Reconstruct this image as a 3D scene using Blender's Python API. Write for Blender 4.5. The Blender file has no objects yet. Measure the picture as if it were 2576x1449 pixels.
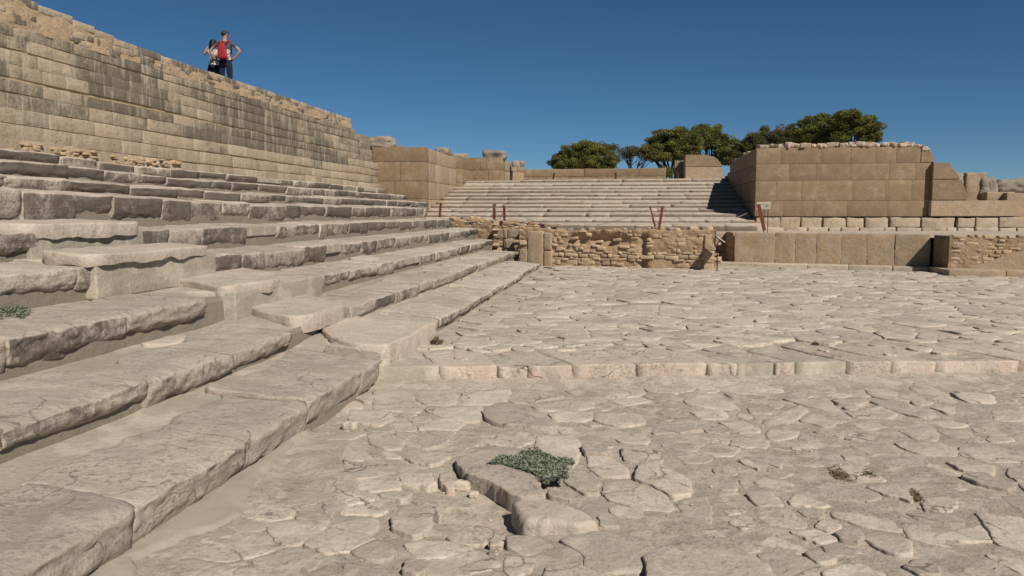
import bpy, bmesh, math, random
import numpy as np
from mathutils import Vector, Matrix, noise as mnoise

# ------------------------------------------------------------------ camera, world, sun, exposure
scene = bpy.context.scene
COL = scene.collection
H_EYE = 1.8
YAW, PITCH = math.radians(8.3), math.atan(189.5 / 2004.0)
cam_d = bpy.data.cameras.new('camera')
cam = bpy.data.objects.new('camera', cam_d); COL.objects.link(cam)
cam_d.sensor_width = 36.0
cam_d.lens = 36.0 * 2004.0 / 2576.0
cam_d.clip_start, cam_d.clip_end = 0.05, 6000.0
cam.location = (0, 0, H_EYE)
cam.rotation_euler = (math.pi / 2 - PITCH, 0, YAW)
scene.camera = cam

SUN_EL, SUN_AZ = math.radians(43), math.radians(42)       # az measured from -Y towards +X
world = bpy.data.worlds.new('World'); scene.world = world; world.use_nodes = True
wn = world.node_tree; wn.nodes.clear()
w_out = wn.nodes.new('ShaderNodeOutputWorld'); w_bg = wn.nodes.new('ShaderNodeBackground')
w_sky = wn.nodes.new('ShaderNodeTexSky'); w_sky.sky_type = 'NISHITA'; w_sky.sun_disc = False
w_sky.sun_elevation = SUN_EL; w_sky.sun_rotation = math.pi - SUN_AZ
w_sky.air_density = 1.0; w_sky.dust_density = 0.0; w_sky.ozone_density = 5.0; w_sky.altitude = 4500
w_bg.inputs['Strength'].default_value = 0.050
w_hs = wn.nodes.new('ShaderNodeHueSaturation'); w_hs.inputs['Saturation'].default_value = 1.12; w_hs.inputs['Hue'].default_value = 0.490
wn.links.new(w_sky.outputs[0], w_hs.inputs['Color']); wn.links.new(w_hs.outputs[0], w_bg.inputs['Color']); wn.links.new(w_bg.outputs[0], w_out.inputs['Surface'])

sl = bpy.data.lights.new('sun', 'SUN'); sl.energy = 5.0; sl.angle = math.radians(0.53); sl.color = (1.0, 0.942, 0.87)
sun = bpy.data.objects.new('sun', sl); COL.objects.link(sun)
sd = Vector((math.sin(SUN_AZ) * math.cos(SUN_EL), -math.cos(SUN_AZ) * math.cos(SUN_EL), math.sin(SUN_EL)))
sun.rotation_euler = sd.to_track_quat('Z', 'Y').to_euler(); sun.location = (20, -20, 30)

vs = scene.view_settings
vs.view_transform = 'Standard'; vs.look = 'None'; vs.exposure = 0.12; vs.gamma = 1.0; vs.use_curve_mapping = False

# ------------------------------------------------------------------ geometry of the view (used to measure the place)
cy, sy, cp, sp = math.cos(YAW), math.sin(YAW), math.cos(PITCH), math.sin(PITCH)
FW = np.array([-sy * cp, cy * cp, -sp]); RT = np.array([cy, sy, 0.0]); UP = np.array([-sy * sp, cy * sp, cp])
CO = np.array([0, 0, H_EYE])
def ray(px, py):
    return FW + RT * ((px - 1288) / 2004.0) + UP * ((724.5 - py) / 2004.0)
def atz(px, py, z):
    d = ray(px, py); return CO + d * ((z - H_EYE) / d[2])
def atY(px, py, Y):
    d = ray(px, py); return CO + d * (Y / d[1])
def atX(px, py, X):
    d = ray(px, py); return CO + d * (X / d[0])
def atD(px, py, D):
    return CO + ray(px, py) * D

# ------------------------------------------------------------------ noise (numpy)
def _h(ix, iy, iz, s):
    n = (ix * 73856093) ^ (iy * 19349663) ^ (iz * 83492791) ^ (s * 2654435761)
    n = n & 0xffffffff
    n = ((n ^ (n >> 15)) * 2246822519) & 0xffffffff
    n = ((n ^ (n >> 13)) * 3266489917) & 0xffffffff
    n = n ^ (n >> 16)
    return (n & 0xffffff) / float(0xffffff) * 2 - 1
def vnoise(P, s=0):
    P = np.asarray(P, dtype=np.float64)
    F = np.floor(P); I = F.astype(np.int64); f = P - F
    u = f * f * f * (f * (f * 6 - 15) + 10)
    x, y, z = I[:, 0], I[:, 1], I[:, 2]
    ux, uy, uz = u[:, 0], u[:, 1], u[:, 2]
    def L(a, b, t): return a + (b - a) * t
    c = [[[_h(x + i, y + j, z + k, s) for k in (0, 1)] for j in (0, 1)] for i in (0, 1)]
    return L(L(L(c[0][0][0], c[1][0][0], ux), L(c[0][1][0], c[1][1][0], ux), uy),
             L(L(c[0][0][1], c[1][0][1], ux), L(c[0][1][1], c[1][1][1], ux), uy), uz)
def fbm(P, f=1.0, o=3, s=0):
    P = np.asarray(P) * f; a = 1.0; r = np.zeros(len(P)); t = 0
    for i in range(o):
        r += a * vnoise(P, s + i * 17); t += a; a *= 0.5; P = P * 2.03 + 5.3
    return r / t
def fbm1(x, y, f=1.0, o=3, s=0):
    return float(fbm(np.array([[x, y, 0.37]]), f, o, s)[0])
def sstep(a, b, x):
    t = np.clip((x - a) / (b - a), 0, 1); return t * t * (3 - 2 * t)

# ------------------------------------------------------------------ object helpers
def mesh_obj(name, V, F, mat, parent=None, smooth=True, tone=None, origin=None, attrs=None):
    V = np.asarray(V, dtype=np.float64)
    o0 = np.zeros(3) if origin is None else np.asarray(origin, dtype=float)
    me = bpy.data.meshes.new(name)
    me.from_pydata((V - o0).tolist(), [], F if isinstance(F, list) else F.tolist())
    if smooth: me.polygons.foreach_set('use_smooth', [True] * len(me.polygons))
    for m in (mat if isinstance(mat, (list, tuple)) else [mat]): me.materials.append(m)
    if tone is not None:
        a = me.attributes.new('tone', 'FLOAT', 'POINT')
        a.data.foreach_set('value', np.broadcast_to(np.asarray(tone, dtype=np.float32), (len(V),)).astype(np.float32))
    if attrs:
        for k, v in attrs.items():
            a = me.attributes.new(k, 'FLOAT', 'POINT'); a.data.foreach_set('value', np.asarray(v, dtype=np.float32))
    ob = bpy.data.objects.new(name, me); COL.objects.link(ob); ob.location = o0
    if parent is not None:
        ob.parent = parent; ob.matrix_parent_inverse = Matrix.Translation(-Vector(parent.location))
    return ob
def thing(name, label, cat, loc=(0, 0, 0), group=None):
    o = bpy.data.objects.new(name, None); COL.objects.link(o); o.location = loc; o.empty_display_size = 0.3
    o['label'] = label; o['category'] = cat
    if group: o['group'] = group
    return o
def tag(o, label, cat, group=None):
    o['label'] = label; o['category'] = cat
    if group: o['group'] = group
    return o
def struct(o):
    o['kind'] = 'structure'; return o
def stuff(o):
    o['kind'] = 'stuff'; return o

_grid = {}
def grid_topo(nx, ny, nz):
    k = (nx, ny, nz)
    if k in _grid: return _grid[k]
    idx = {}; pts = []; quads = []
    def vid(i, j, l):
        t = (i, j, l)
        if t not in idx: idx[t] = len(pts); pts.append(t)
        return idx[t]
    for i in range(nx):
        for j in range(ny):
            quads.append((vid(i, j, 0), vid(i, j + 1, 0), vid(i + 1, j + 1, 0), vid(i + 1, j, 0)))
            quads.append((vid(i, j, nz), vid(i + 1, j, nz), vid(i + 1, j + 1, nz), vid(i, j + 1, nz)))
    for i in range(nx):
        for l in range(nz):
            quads.append((vid(i, 0, l), vid(i + 1, 0, l), vid(i + 1, 0, l + 1), vid(i, 0, l + 1)))
            quads.append((vid(i, ny, l), vid(i, ny, l + 1), vid(i + 1, ny, l + 1), vid(i + 1, ny, l)))
    for j in range(ny):
        for l in range(nz):
            quads.append((vid(0, j, l), vid(0, j, l + 1), vid(0, j + 1, l + 1), vid(0, j + 1, l)))
            quads.append((vid(nx, j, l), vid(nx, j + 1, l), vid(nx, j + 1, l + 1), vid(nx, j, l + 1)))
    _grid[k] = (np.array(pts), quads); return _grid[k]
def axis(h, r, n):
    """n inner segments between the two rounded margins"""
    r = min(r, h * 0.6)
    return np.concatenate([[-h, -h + r * 0.35], np.linspace(-h + r, h - r, n + 1), [h - r * 0.35, h]])
def rock_mesh(size, seg, rnd, amp, freq, seed, off, hook=None, shrink=1.0):
    """rounded, uneven block centred on the origin; off = world offset for the noise"""
    h = np.array(size) / 2.0
    rv = np.broadcast_to(np.asarray(rnd, float), (3,)); ax = [axis(h[i], rv[i], seg[i]) for i in range(3)]
    pts, quads = grid_topo(*[len(a) - 1 for a in ax])
    p = np.stack([ax[i][pts[:, i]] for i in range(3)], 1)
    r = np.minimum(rv, h * 0.6)
    inner = np.clip(p, -h + r, h - r); d = p - inner
    L = np.linalg.norm(d / r, axis=1, keepdims=True) + 1e-9
    n = d / r / L
    q = inner + n * r
    w = q + np.asarray(off)
    nn = n / (np.linalg.norm(n, axis=1, keepdims=True) + 1e-9)
    q = q + nn * (amp * fbm(w, freq, 3, seed))[:, None]
    if hook is not None: q = hook(q, p, h)
    return q, quads
def rotm(rz=0, rx=0, ry=0):
    return np.array(Matrix.Rotation(rz, 3, 'Z') @ Matrix.Rotation(ry, 3, 'Y') @ Matrix.Rotation(rx, 3, 'X'))
class Coll:
    """collects shapes into one mesh"""
    def __init__(s): s.V = []; s.F = []; s.n = 0; s.T = []
    def add(s, V, F, tone=0.0):
        V = np.asarray(V); s.V.append(V); s.F += [tuple(i + s.n for i in f) for f in F]; s.n += len(V)
        s.T.append(np.full(len(V), tone))
    def build(s, name, mat, parent=None, smooth=True, origin=None):
        if not s.n: return None
        return mesh_obj(name, np.concatenate(s.V), s.F, mat, parent, smooth, np.concatenate(s.T), origin)
def rock(name, c, size, mat, parent=None, seg=(3, 3, 3), rnd=0.03, amp=0.01, freq=3.0, rz=0, rx=0, ry=0, seed=0, tone=None, hook=None, coll=None):
    q, F = rock_mesh(size, seg, rnd, amp, freq, seed, c, hook)
    q = q @ rotm(rz, rx, ry).T + np.asarray(c)
    t = random.uniform(-1, 1) if tone is None else tone
    if coll is not None: coll.add(q, F, t); return None
    return mesh_obj(name, q, F, mat, parent, True, t, origin=c)
def boxV(x0, x1, y0, y1, z0, z1):
    V = [(x0, y0, z0), (x1, y0, z0), (x1, y1, z0), (x0, y1, z0), (x0, y0, z1), (x1, y0, z1), (x1, y1, z1), (x0, y1, z1)]
    F = [(0, 3, 2, 1), (4, 5, 6, 7), (0, 1, 5, 4), (1, 2, 6, 5), (2, 3, 7, 6), (3, 0, 4, 7)]
    return V, F
def tube(pts, rad, n=8):
    pts = [Vector(p) for p in pts]; V = []; F = []
    for i, p in enumerate(pts):
        a = pts[max(0, i - 1)]; b = pts[min(len(pts) - 1, i + 1)]
        t = (b - a).normalized(); u = t.orthogonal().normalized() if i == 0 else (u - t * u.dot(t)).normalized()
        w = t.cross(u); r = rad[i] if isinstance(rad, (list, tuple)) else rad
        for k in range(n):
            an = 2 * math.pi * k / n; V.append(tuple(p + (u * math.cos(an) + w * math.sin(an)) * r))
    for i in range(len(pts) - 1):
        for k in range(n):
            F.append((i * n + k, i * n + (k + 1) % n, (i + 1) * n + (k + 1) % n, (i + 1) * n + k))
    F.append(tuple(range(n))[::-1]); F.append(tuple(range((len(pts) - 1) * n, len(pts) * n)))
    return V, F

# ------------------------------------------------------------------ materials
class NB:
    def __init__(s, name):
        s.m = bpy.data.materials.new(name); s.m.use_nodes = True; s.t = s.m.node_tree; s.t.nodes.clear()
        s.out = s.t.nodes.new('ShaderNodeOutputMaterial'); s.b = s.t.nodes.new('ShaderNodeBsdfPrincipled')
        s.t.links.new(s.b.outputs[0], s.out.inputs[0]); s.b.inputs['Roughness'].default_value = 0.9
        s.b.inputs['Specular IOR Level'].default_value = 0.25
        s.pos = s.t.nodes.new('ShaderNodeNewGeometry').outputs['Position']
    def link(s, a, b): s.t.links.new(a, b)
    def val(s, x, inp):
        if hasattr(x, 'is_output'): s.link(x, inp)
        else: inp.default_value = x
    def mapping(s, scale=(1, 1, 1), v=None):
        n = s.t.nodes.new('ShaderNodeMapping'); s.link(v or s.pos, n.inputs[0]); n.inputs['Scale'].default_value = scale
        return n.outputs[0]
    def noise(s, scale, detail=5, rough=0.6, v=None, dist=0.0):
        n = s.t.nodes.new('ShaderNodeTexNoise'); s.link(v or s.pos, n.inputs['Vector'])
        n.inputs['Scale'].default_value = scale; n.inputs['Detail'].default_value = detail
        n.inputs['Roughness'].default_value = rough; n.inputs['Distortion'].default_value = dist
        return n.outputs['Fac']
    def voro(s, scale, v=None, feat='F1'):
        n = s.t.nodes.new('ShaderNodeTexVoronoi'); n.feature = feat; s.link(v or s.pos, n.inputs['Vector'])
        n.inputs['Scale'].default_value = scale
        return n.outputs['Distance']
    def ramp(s, f, a, b, c0=0.0, c1=1.0):
        n = s.t.nodes.new('ShaderNodeMapRange'); n.interpolation_type = 'SMOOTHSTEP'
        s.link(f, n.inputs[0]); n.inputs[1].default_value = a; n.inputs[2].default_value = b
        n.inputs[3].default_value = c0; n.inputs[4].default_value = c1
        return n.outputs[0]
    def math(s, op, a, b=0.0):
        n = s.t.nodes.new('ShaderNodeMath'); n.operation = op; s.val(a, n.inputs[0]); s.val(b, n.inputs[1]); return n.outputs[0]
    def mix(s, f, a, b, mode='MIX'):
        n = s.t.nodes.new('ShaderNodeMix'); n.data_type = 'RGBA'; n.blend_type = mode; s.val(f, n.inputs[0])
        for x, i in ((a, n.inputs[6]), (b, n.inputs[7])):
            if hasattr(x, 'is_output'): s.link(x, i)
            else: i.default_value = (*x, 1)
        return n.outputs[2]
    def attr(s, name):
        n = s.t.nodes.new('ShaderNodeAttribute'); n.attribute_name = name; return n.outputs['Fac']
    def gain(s, col, fac):
        n = s.t.nodes.new('ShaderNodeVectorMath'); n.operation = 'SCALE'; s.link(col, n.inputs[0]); s.link(fac, n.inputs[3]); return n.outputs[0]
    def bump(s, h, dist, strength=1.0, prev=None):
        n = s.t.nodes.new('ShaderNodeBump'); s.link(h, n.inputs['Height']); n.inputs['Distance'].default_value = dist
        n.inputs['Strength'].default_value = strength
        if prev: s.link(prev, n.inputs['Normal'])
        return n.outputs[0]
    def done(s, col, nrm=None):
        s.val(col if hasattr(col, 'is_output') else (*col, 1), s.b.inputs['Base Color'])
        if nrm: s.link(nrm, s.b.inputs['Normal'])
        return s.m

def stone_mat(name, light, mid, dark, tint=None, tint_at=(0.6, 0.72), stain=None, stain_at=(0.5, 0.62), bump=1.0, tonegain=0.12, fine=1.0,
              streak=None, streak_at=(0.55, 0.7), strata=0.0, pits=0.35, tint_scale=2.3, cracks=0):
    n = NB(name)
    big = n.noise(0.9, 4, 0.6); hi = n.noise(4.5, 14, 0.80); gr = n.noise(150, 4, 0.75)
    c = n.mix(n.ramp(hi, 0.44, 0.56), mid, light)
    c = n.mix(n.ramp(big, 0.40, 0.64, 0, 0.45), c, mid)
    modu = n.ramp(n.noise(1.9, 4, 0.65), 0.38, 0.60, 0.25, 1.0)
    c = n.mix(n.math('MULTIPLY', n.ramp(n.noise(28, 8, 0.74), 0.51, 0.60, 0, 0.62 * fine), modu), c, dark)
    c = n.mix(n.math('MULTIPLY', n.ramp(n.noise(9, 12, 0.80), 0.52, 0.60, 0, 0.55 * fine), modu), c, dark)
    if tint: c = n.mix(n.ramp(n.noise(tint_scale, 6, 0.7), tint_at[0], tint_at[1], 0, 0.75), c, tint)
    if stain:
        sa = n.attr('stain')
        v = n.math('ADD', n.math('MULTIPLY', sa, 0.40), n.math('ADD', n.math('MULTIPLY', n.noise(2.6, 6, 0.72), 0.5), n.math('MULTIPLY', n.noise(11, 10, 0.80), 0.5)))
        c = n.mix(n.ramp(v, stain_at[0], stain_at[1], 0, 0.92), c, stain)
    if streak:
        v = n.mapping((6.0, 6.0, 0.8))
        c = n.mix(n.ramp(n.noise(1.0, 5, 0.7, v), streak_at[0], streak_at[1], 0, 0.55), c, streak)
    if cracks:
        nz = n.t.nodes.new('ShaderNodeTexNoise'); n.link(n.pos, nz.inputs['Vector']); nz.inputs['Scale'].default_value = 2.5; nz.inputs['Detail'].default_value = 6
        ad = n.t.nodes.new('ShaderNodeVectorMath'); ad.operation = 'MULTIPLY_ADD'; n.link(nz.outputs['Color'], ad.inputs[0]); ad.inputs[1].default_value = (.55, .55, .55); n.link(n.pos, ad.inputs[2])
        ed = n.voro(1.5, ad.outputs[0], 'DISTANCE_TO_EDGE')
        cm = n.math('MULTIPLY', n.ramp(ed, 0.003, 0.016, 1.0, 0.0), n.ramp(n.noise(1.3, 4, 0.6), 0.46, 0.56, 0, cracks))
        c = n.mix(cm, c, tuple(x * .55 for x in dark))
    c = n.mix(n.ramp(gr, 0.48, 0.62, 0.0, 0.28 * fine), c, dark)
    pit = n.ramp(n.voro(26), 0.02, 0.13)
    pm = n.ramp(n.noise(4.0, 3, 0.6), 0.5, 0.66, 0, pits)
    t = n.attr('tone'); g = n.math('MULTIPLY_ADD', t, tonegain); n.t.nodes[-1].inputs[2].default_value = 1.0
    c = n.gain(c, g)
    b = n.bump(n.noise(9, 8, 0.70), 0.026 * bump, 0.9)
    b = n.bump(n.noise(48, 5, 0.75), 0.006 * bump, 0.9, b)
    hp = n.math('MULTIPLY', pm, n.math('SUBTRACT', 1.0, pit))
    b = n.bump(n.math('SUBTRACT', 1.0, hp), 0.006 * bump, 1.0, b)
    if strata:
        v = n.mapping((2, 2, 34)); b = n.bump(n.noise(1.0, 4, 0.6, v), 0.012 * strata, 1.0, b)
    return n.done(c, b)

M = {}
M['pave'] = stone_mat('paving_limestone', (.53, .455, .368), (.43, .365, .290), (.20, .158, .115), tint=(.385, .325, .258), tint_at=(.50, .62), tint_scale=3.0, bump=0.8, tonegain=0.16, cracks=.75)
M['kerb'] = stone_mat('pink_kerb_limestone', (.53, .452, .362), (.44, .365, .29), (.19, .145, .11), tint=(.52, .39, .30), tint_at=(.51, .62), tint_scale=5.0, cracks=.9, bump=1.1, pits=0.8)
M['slab'] = stone_mat('gypsum_slab', (.53, .452, .365), (.44, .368, .292), (.20, .158, .122), tint=(.50, .35, .26), tint_at=(.57, .72), bump=0.9)
M['cement'] = stone_mat('grey_cement', (.365, .32, .255), (.32, .277, .216), (.225, .19, .14), tint=(.47, .405, .32), tint_at=(.48, .60), stain=(.215, .18, .135), stain_at=(.56, .78), bump=0.9, fine=0.6, tonegain=0.08, pits=0.1)
M['plaincement'] = stone_mat('plain_trowelled_cement', (.335, .292, .232), (.295, .255, .200), (.24, .205, .158), bump=0.25, fine=0.5, tonegain=0.08, pits=0.1)
M['earth'] = stone_mat('dusty_mortar', (.435, .37, .293), (.37, .31, .24), (.20, .162, .12), tint=(.50, .43, .345), tint_at=(.49, .57), tint_scale=5.0, bump=1.3, tonegain=0.06)
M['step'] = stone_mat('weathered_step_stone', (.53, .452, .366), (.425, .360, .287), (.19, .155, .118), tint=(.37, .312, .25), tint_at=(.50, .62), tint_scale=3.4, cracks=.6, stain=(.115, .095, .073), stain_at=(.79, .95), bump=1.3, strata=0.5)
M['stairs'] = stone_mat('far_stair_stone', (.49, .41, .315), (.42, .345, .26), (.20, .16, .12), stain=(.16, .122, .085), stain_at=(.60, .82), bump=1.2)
M['ashlar'] = stone_mat('tan_ashlar', (.435, .35, .245), (.36, .285, .196), (.19, .15, .10), stain=(.135, .112, .082), stain_at=(.66, .88), bump=1.0,
                        tonegain=0.13, streak=(.47, .42, .33), streak_at=(.50, .66), strata=0.4)
M['mortar'] = stone_mat('tan_wall_mortar', (.50, .375, .235), (.42, .31, .19), (.20, .14, .08), bump=1.5)
M['smooth'] = stone_mat('restored_smooth_ashlar', (.265, .190, .113), (.215, .153, .090), (.125, .09, .055), tint=(.31, .245, .165), tint_at=(.52, .68), streak=(.17, .125, .075), streak_at=(.56, .72), bump=0.7, tonegain=0.10, pits=0.5)
M['smoothgrey'] = stone_mat('worn_grey_ashlar', (.405, .315, .215), (.325, .248, .165), (.16, .125, .09), tint=(.34, .235, .13), tint_at=(.47, .62), bump=1.0, tonegain=0.10, pits=0.6)
M['rubble'] = stone_mat('ochre_rubble', (.47, .362, .245), (.40, .30, .195), (.19, .135, .08), tint=(.43, .28, .145), tint_at=(.48, .66), bump=1.2, tonegain=0.22)
M['plinth'] = stone_mat('rough_plinth_stone', (.44, .36, .265), (.36, .285, .20), (.17, .13, .09), bump=1.2, tonegain=0.14, pits=.7)
M['rubblepale'] = stone_mat('pale_tan_rubble', (.46, .37, .27), (.38, .30, .21), (.19, .14, .09), tint=(.43, .31, .20), bump=1.2, tonegain=0.25)
M['rubcore'] = stone_mat('ochre_earth_core', (.43, .31, .195), (.355, .245, .15), (.17, .11, .06), bump=2.0, tonegain=0.1)
M['rockgrey'] = stone_mat('eroded_grey_rock', (.37, .315, .255), (.26, .215, .17), (.11, .085, .065), tint=(.42, .30, .21), tint_at=(.55, .7), bump=2.5, pits=1.0, tonegain=0.18)
M['ground'] = stone_mat('dry_ground', (.34, .28, .20), (.28, .225, .155), (.18, .14, .09), bump=2.0)

def simple(name, col, rough=0.8, var=0.25, scale=20, spec=0.3, metal=0.0, bump=0.0):
    n = NB(name); n.b.inputs['Roughness'].default_value = rough; n.b.inputs['Specular IOR Level'].default_value = spec
    n.b.inputs['Metallic'].default_value = metal
    c = n.mix(n.ramp(n.noise(scale, 4, 0.6), 0.35, 0.65), col, tuple(x * (1 - var) for x in col))
    return n.done(c, n.bump(n.noise(scale * 2, 4, 0.6), bump, 1.0) if bump else None)
M['rust'] = simple('rusty_iron', (.17, .050, .026), 0.85, 0.45, 30, bump=0.002)
M['rustdark'] = simple('dark_iron', (.05, .028, .022), 0.8, 0.3, 30)
M['rope'] = simple('grey_rope', (.30, .26, .22), 0.9, 0.3, 60)
M['signface'] = simple('cream_sign_panel', (.72, .68, .52), 0.5, 0.05, 8)
M['signink'] = simple('brown_sign_print', (.16, .13, .10), 0.6, 0.1, 8)
M['bark'] = simple('pine_bark', (.075, .052, .036), 0.95, 0.5, 6, bump=0.02)
M['skin'] = simple('tanned_skin', (.36, .20, .13), 0.6, 0.1, 8)
M['skinf'] = simple('brown_skin', (.40, .19, .105), 0.6, 0.1, 8)
M['hairgrey'] = simple('short_grey_black_hair', (.035, .032, .032), 0.7, 0.4, 60)
M['hairblack'] = simple('black_hair', (.008, .006, .006), 0.5, 0.3, 60)
M['navy'] = simple('navy_trousers', (.010, .014, .028), 0.85, 0.3, 12)
M['shirtgrey'] = simple('charcoal_shirt_yoke', (.075, .07, .072), 0.9, 0.15, 10)
M['shirtwhite'] = simple('white_shirt_body', (.42, .40, .37), 0.9, 0.08, 10)
M['redbag'] = simple('red_backpack_cloth', (.32, .018, .022), 0.7, 0.25, 8)
M['redbagdark'] = simple('dark_red_pocket', (.25, .012, .016), 0.7, 0.2, 8)
M['black'] = simple('black_strap', (.012, .012, .014), 0.6, 0.2, 10)
M['shoe'] = simple('dark_shoes', (.03, .025, .02), 0.7, 0.2, 10)
def print_top():
    n = NB('printed_top_cloth')
    c = n.mix(n.ramp(n.noise(26, 3, 0.6), 0.46, 0.52), (.05, .035, .035), (.55, .50, .45))
    return n.done(c)
M['print'] = print_top()
def leaf_mat(name, a, b, tr=0.25):
    n = NB(name); t = n.attr('tone')
    c = n.mix(n.ramp(t, -1, 1), b, a); n.b.inputs['Roughness'].default_value = 0.65
    n.val(c, n.b.inputs['Base Color'])
    tl = n.t.nodes.new('ShaderNodeBsdfTranslucent'); n.link(c, tl.inputs[0])
    mx = n.t.nodes.new('ShaderNodeMixShader'); mx.inputs[0].default_value = tr
    n.link(n.b.outputs[0], mx.inputs[1]); n.link(tl.outputs[0], mx.inputs[2]); n.link(mx.outputs[0], n.out.inputs[0])
    return n.m
M['pine'] = leaf_mat('pine_needles', (.225, .215, .050), (.054, .062, .018))
M['pinedark'] = leaf_mat('dull_pine_needles', (.145, .128, .040), (.046, .047, .019))
M['herb'] = leaf_mat('grey_green_herb', (.25, .27, .18), (.11, .125, .08), 0.15)
M['dry'] = leaf_mat('dry_weed', (.24, .19, .11), (.11, .08, .045), 0.15)

# ------------------------------------------------------------------ the lie of the land
ROWX = [None, -2.5, -3.445, -4.39, -5.335, -6.28, -7.22, -8.17, -9.11, -10.06]
ZN = [0, .325, .594, .926, 1.27, 1.605, 2.09, 2.32, 2.637, 2.917]       # near the camera
ZF = [.2, .375, .630, .905, 1.23, 1.575, 1.965, 2.225, 2.51, 2.775]     # towards the corner
WALLX = -10.35
def rowz(k, y):
    if k == 0: return 0.0 if y < 8.0 else .2
    if k <= 5: t = float(sstep(7.8, 8.6, y))
    else: t = float(np.clip((y - 8) / 7.0, 0, 1))
    return ZN[k] * (1 - t) + ZF[k] * t
KA, KB = atz(1100, 968, .015)[:2], atz(2576, 948, .015)[:2]                   # kerb line
print('kerb', KA, KB)
def kerbY(x): return KA[1] + (x - KA[0]) * (KB[1] - KA[1]) / (KB[0] - KA[0])
UZ = 0.20
BLKA = [(910,655),(1140,640),(1400,720),(1465,860),(1290,870),(1200,840),(1050,745),(880,690)]
BLKB = [(1220,905),(1300,895),(1560,920),(1760,985),(1850,1050),(1700,1075),(1440,1040),(1300,1020),(1240,950)]
def z5(p): return (p[0] * .3464 + 868, p[1] * .3464 + 947)
def z6(p): return (p[0] * .4008 + 1657, p[1] * .4008 + 868)
PIT = [atz(*z5(p), 0.0)[:2] for p in ((1000, 960), (760, 780), (1130, 1080))]
def zlow(x, y):
    """earth surface of the lower court (arrays)"""
    P = np.stack([x, y, np.zeros_like(x)], 1)
    z = 0.021 + 0.009 * fbm(P, 1.6, 4, 3) + 0.012 * fbm(P, 6, 5, 9) + 0.010 * fbm(P, 9, 3, 19) * (1 - sstep(-.6, 1.2, x)) * (1 - sstep(5.4, 6.6, y))
    d = x - ROWX[1]                                                        # cement apron along the lowest step
    z += 0.03 * (1 - sstep(0.0, 0.55, d)) * (1 - sstep(5.0, 6.6, y))
    z += .050 * (1 - sstep(.0, .42, np.abs(kerbY(x) - y)))
    for c, r, dep in ((PIT[0], .45, .06), (PIT[1], .28, .04), (PIT[2], .30, .05)):
        z -= dep * np.exp(-(((x - c[0]) ** 2 + (y - c[1]) ** 2) / (r * r)))
    return z
def zup(x, y):
    P = np.stack([x, y, np.zeros_like(x)], 1)
    return UZ - 0.008 + 0.008 * fbm(P, 1.1, 4, 5) + 0.008 * fbm(P, 4, 3, 6)

def sheet(name, xs, ys, zf, mat, parent=None, keep=None):
    X, Y = np.meshgrid(xs, ys, indexing='ij'); x = X.ravel(); y = Y.ravel(); z = zf(x, y)
    nx, ny = len(xs), len(ys); I = np.arange(nx * ny).reshape(nx, ny)
    F = np.stack([I[:-1, :-1].ravel(), I[1:, :-1].ravel(), I[1:, 1:].ravel(), I[:-1, 1:].ravel()], 1)
    if keep is not None:
        cx = x[F].mean(1); cyy = y[F].mean(1); F = F[keep(cx, cyy)]
    return mesh_obj(name, np.stack([x, y, z], 1), F.tolist(), mat, parent, True, 0.0)

# big ground sheet out to the horizon
def gz(x, y): return np.full_like(x, -0.35) + 0.1 * fbm(np.stack([x, y, 0 * x], 1), 0.05, 2, 1)
gx = np.concatenate([[-3000, -800, -200], np.linspace(-80, 80, 33), [200, 800, 3000]])
gy = np.concatenate([[-3000, -800, -200], np.linspace(-80, 120, 41), [250, 900, 3000]])
g = struct(sheet('ground', gx, gy, gz, M['ground']))
low = struct(sheet('lower_court', np.arange(-2.75, 12.0, .045), np.concatenate([np.arange(-3, 2.4, .3), np.arange(2.4, 11.4, .045)]), zlow, M['earth'],
                   keep=lambda x, y: y < kerbY(x) + .35))
upc = struct(sheet('upper_court', np.arange(-2.8, 30.0, .16), np.arange(7.9, 27.6, .16), zup, M['earth'],
                   keep=lambda x, y: (y > kerbY(x) + .10)))

# ------------------------------------------------------------------ flagstones
def clip_cell(s, nb, R=1.6):
    poly = [(s[0] - R, s[1] - R), (s[0] + R, s[1] - R), (s[0] + R, s[1] + R), (s[0] - R, s[1] + R)]
    for q in nb:
        mx, my = (s[0] + q[0]) / 2, (s[1] + q[1]) / 2; nx, ny = q[0] - s[0], q[1] - s[1]
        out = []
        for i in range(len(poly)):
            a = poly[i]; b = poly[(i + 1) % len(poly)]
            da = (a[0] - mx) * nx + (a[1] - my) * ny; db = (b[0] - mx) * nx + (b[1] - my) * ny
            if da <= 0: out.append(a)
            if (da < 0 < db) or (db < 0 < da):
                t = da / (da - db); out.append((a[0] + (b[0] - a[0]) * t, a[1] + (b[1] - a[1]) * t))
        poly = out
        if len(poly) < 3: return None
    return poly
def inpoly(p, poly):
    c = False; n = len(poly)
    for i in range(n):
        a, b = poly[i], poly[i - 1]
        if (a[1] > p[1]) != (b[1] > p[1]) and p[0] < (b[0] - a[0]) * (p[1] - a[1]) / (b[1] - a[1] + 1e-12) + a[0]: c = not c
    return c
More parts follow.
